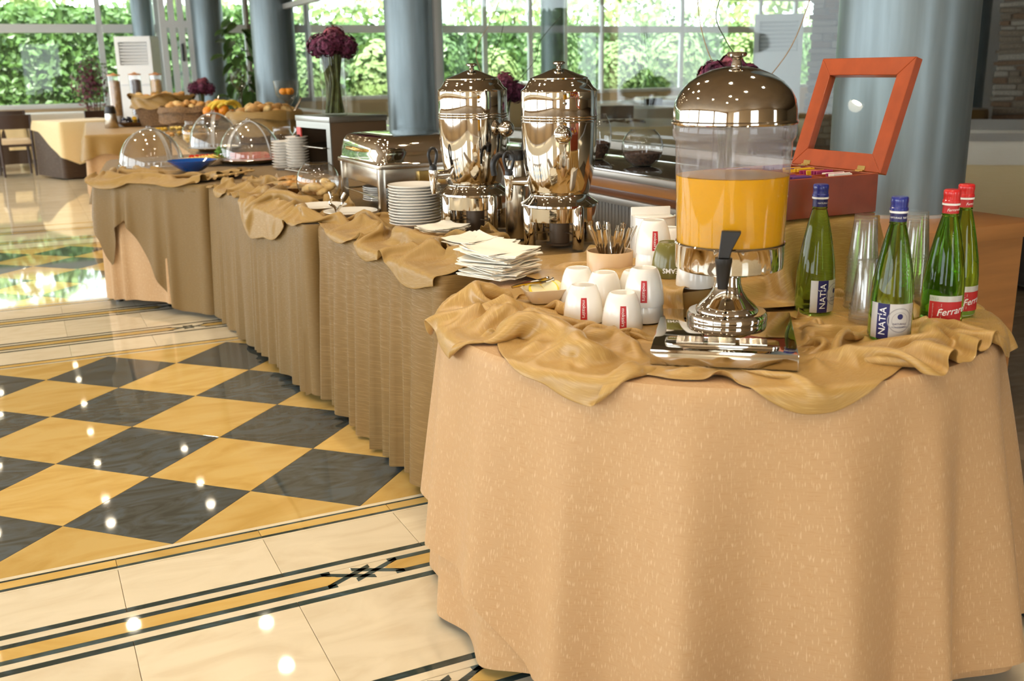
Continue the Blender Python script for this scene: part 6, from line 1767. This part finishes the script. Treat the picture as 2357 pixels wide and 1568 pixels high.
# purple-leaved shrub and a big-leaved indoor plant
def potplant(p, label, zc, rad, n, size, mas, name, pot=True, seed=2):
    t = thing(name, label, 'plant', (p[0], p[1], 0))
    mesh('pot', lathe([(0, 0), (0.15, 0), (0.20, 0.36), (0.205, 0.40), (0.185, 0.40), (0.17, 0.34), (0, 0.34)], 32), 'dark_metal', t)
    rg_ = np.random.RandomState(seed)
    for k in range(5):
        a = k * 1.3
        mesh('stem', tube([(0.05 * cos(a), 0.05 * sin(a), 0.34), (0.12 * cos(a), 0.12 * sin(a), zc * 0.7), (rad[0] * 0.5 * cos(a), rad[1] * 0.5 * sin(a), zc + rad[2] * 0.4)], [0.014, 0.011, 0.006], 6), 'bark', t)
    for k, ma in enumerate(mas):
        d = rg_.normal(0, 1, (n, 3)); d /= np.linalg.norm(d, axis=1, keepdims=True)
        mesh('foliage', leaves(np.array([0, 0, zc]) + d * np.array(rad) * rg_.uniform(0.3, 1.0, (n, 1)), d, size, seed + k), ma, t, smooth=False)
    return t
p = ony(208, 190, 16.9)
potplant((p[0], 16.9), 'purple-leaved shrub in front of the ivy window', 1.20, (0.36, 0.3, 0.55), 320, 0.085, ('purple_leaf', 'bush_leaf'), 'purple_shrub')
p = ony(560, 150, 14.6)
t = potplant((p[0], 14.6), 'big-leaved indoor plant between two columns', 1.3, (0.1, 0.1, 0.4), 5, 0.1, ('ivy_leaf',), 'indoor_plant', seed=5)
lf = None
rgp = random.Random(4)
for k in range(70):
    if lf is None:
        P = np.zeros((7, 5, 3))
        for i in range(7):
            s = i / 6; wd_ = 0.075 * sin(pi * min(0.98, s * 0.9 + 0.08)) ** 0.8
            for j in range(5): P[i, j] = (s * 0.26, (j - 2) / 2 * wd_, -0.10 * s * s + 0.025 * abs(j - 2) / 2)
        o = mesh('leaf', gridm(P), 'ivy_leaf', t, ang=80); lf = o.data
    else:
        o = bpy.data.objects.new('leaf', lf); COL.objects.link(o); o.parent = t
    a = rgp.uniform(0, 2 * pi); rd = rgp.uniform(0.05, 0.34)
    o.location = (rd * cos(a), rd * sin(a), rgp.uniform(0.7, 2.15))
    o.rotation_euler = (rgp.uniform(-.5, .5), rgp.uniform(-.5, .9), a + rgp.uniform(-.6, .6))
# the hall behind the glass
def round_dining(p, r, label, cl, seed, top=None, z=0.75):
    dining('dining_table', label, circ(p, r, 48), cl, None, 0.03, seed=seed, wl=0.22, amp=0.04, z=z)
round_dining((5.75, 6.55), 0.85, 'round dining table with long cream cloth right behind the glass', 'cream_cloth', 41)
round_dining((9.4, 12.4), 0.8, 'round white-clothed table below the hall windows', 'white_cloth', 42)
round_dining((11.4, 14.0), 0.8, 'round cream-clothed table at the far end of the hall', 'cream_cloth', 43)
round_dining((8.0, 10.2), 0.75, 'round table with pale cloth in the middle of the hall', 'white_cloth', 44)
round_dining((8.0, 3.9), 0.95, 'round table with grey-white top beside the wide column', 'white_cloth', 45)
dining('dining_table', 'long side table with pale cloth right behind the oak counter', sq(6.35, 2.3, 1.7, radians(-40), 0.9), 'cream_cloth', 'white_cloth', 0.03, 0.16, z=0.78, seed=46)
p = azp(48.2, 13.0)
round_dining((p[0], p[1]), 0.5, 'small table with brown cloth before the white wall strip', 'olive_plain', 47, z=0.8)
t = thing('glass_carafe', 'clear glass carafe on the small brown-clothed table', 'carafe', (p[0] - 0.15, p[1] - 0.1, 0.806))
mesh('carafe_glass', lathe([(0, 0), (0.09, 0), (0.10, 0.03), (0.06, 0.14), (0.028, 0.2), (0.03, 0.27), (0.045, 0.30)], 28), 'clear_glass', t)
mesh('stopper', xf(ball(0.03, 14, 8), (0, 0, 0.31)), 'clear_glass', t)
for k, (x, y, r, lb) in enumerate(((6.85, 8.75, 150, 'dark chair between the two round tables behind the glass'), (9.1, 11.0, 200, 'dark chair at the white-clothed table below the hall windows'), (10.75, 12.75, 100, 'dark chair at the cream table at the far end of the hall'), (7.35, 6.3, 60, 'dark chair in front of the far air conditioner'))):
    chair((x, y), radians(r), lb, 'dark_wood')
tw = thing('dried_centrepiece', 'brown dried branches lying on the round table behind the glass', 'centrepiece', (5.5, 6.4, 0.752))
for k in range(7): mesh('branch', tube([(0, 0, 0.012), (0.12 * cos(k), 0.12 * sin(k), 0.03), (0.24 * cos(k + .3), 0.24 * sin(k + .3), 0.015)], 0.009, 6), 'bark', tw)
# dark armchair at the right edge
ac = at(2335, 668, 0)
t = thing('armchair', 'dark rounded armchair beside the oak counter', 'armchair', (ac[0] + 0.22, ac[1] + 0.14, 0), radians(40))
mesh('seat_base', bevel(prism(rrect(0.72, 0.68, 0.18, 8), 0.04, 0.25), 0.05, 3), 'velvet_dark', t, ang=60)
mesh('back_shell', bevel(prism([(0.38 * cos(a), 0.36 * sin(a)) for a in np.linspace(-0.3, pi + 0.3, 24)] + [(0.28 * cos(a), 0.26 * sin(a)) for a in np.linspace(pi + 0.3, -0.3, 24)], 0.12, 0.34), 0.04, 3), 'velvet_dark', t, ang=60)
for sx_ in (-1, 1):
    for sy_ in (-1, 1): mesh('foot', cyl(sx_ * 0.26, sy_ * 0.24, 0, 0.06, 0.025, 10), 'dark_wood', t)
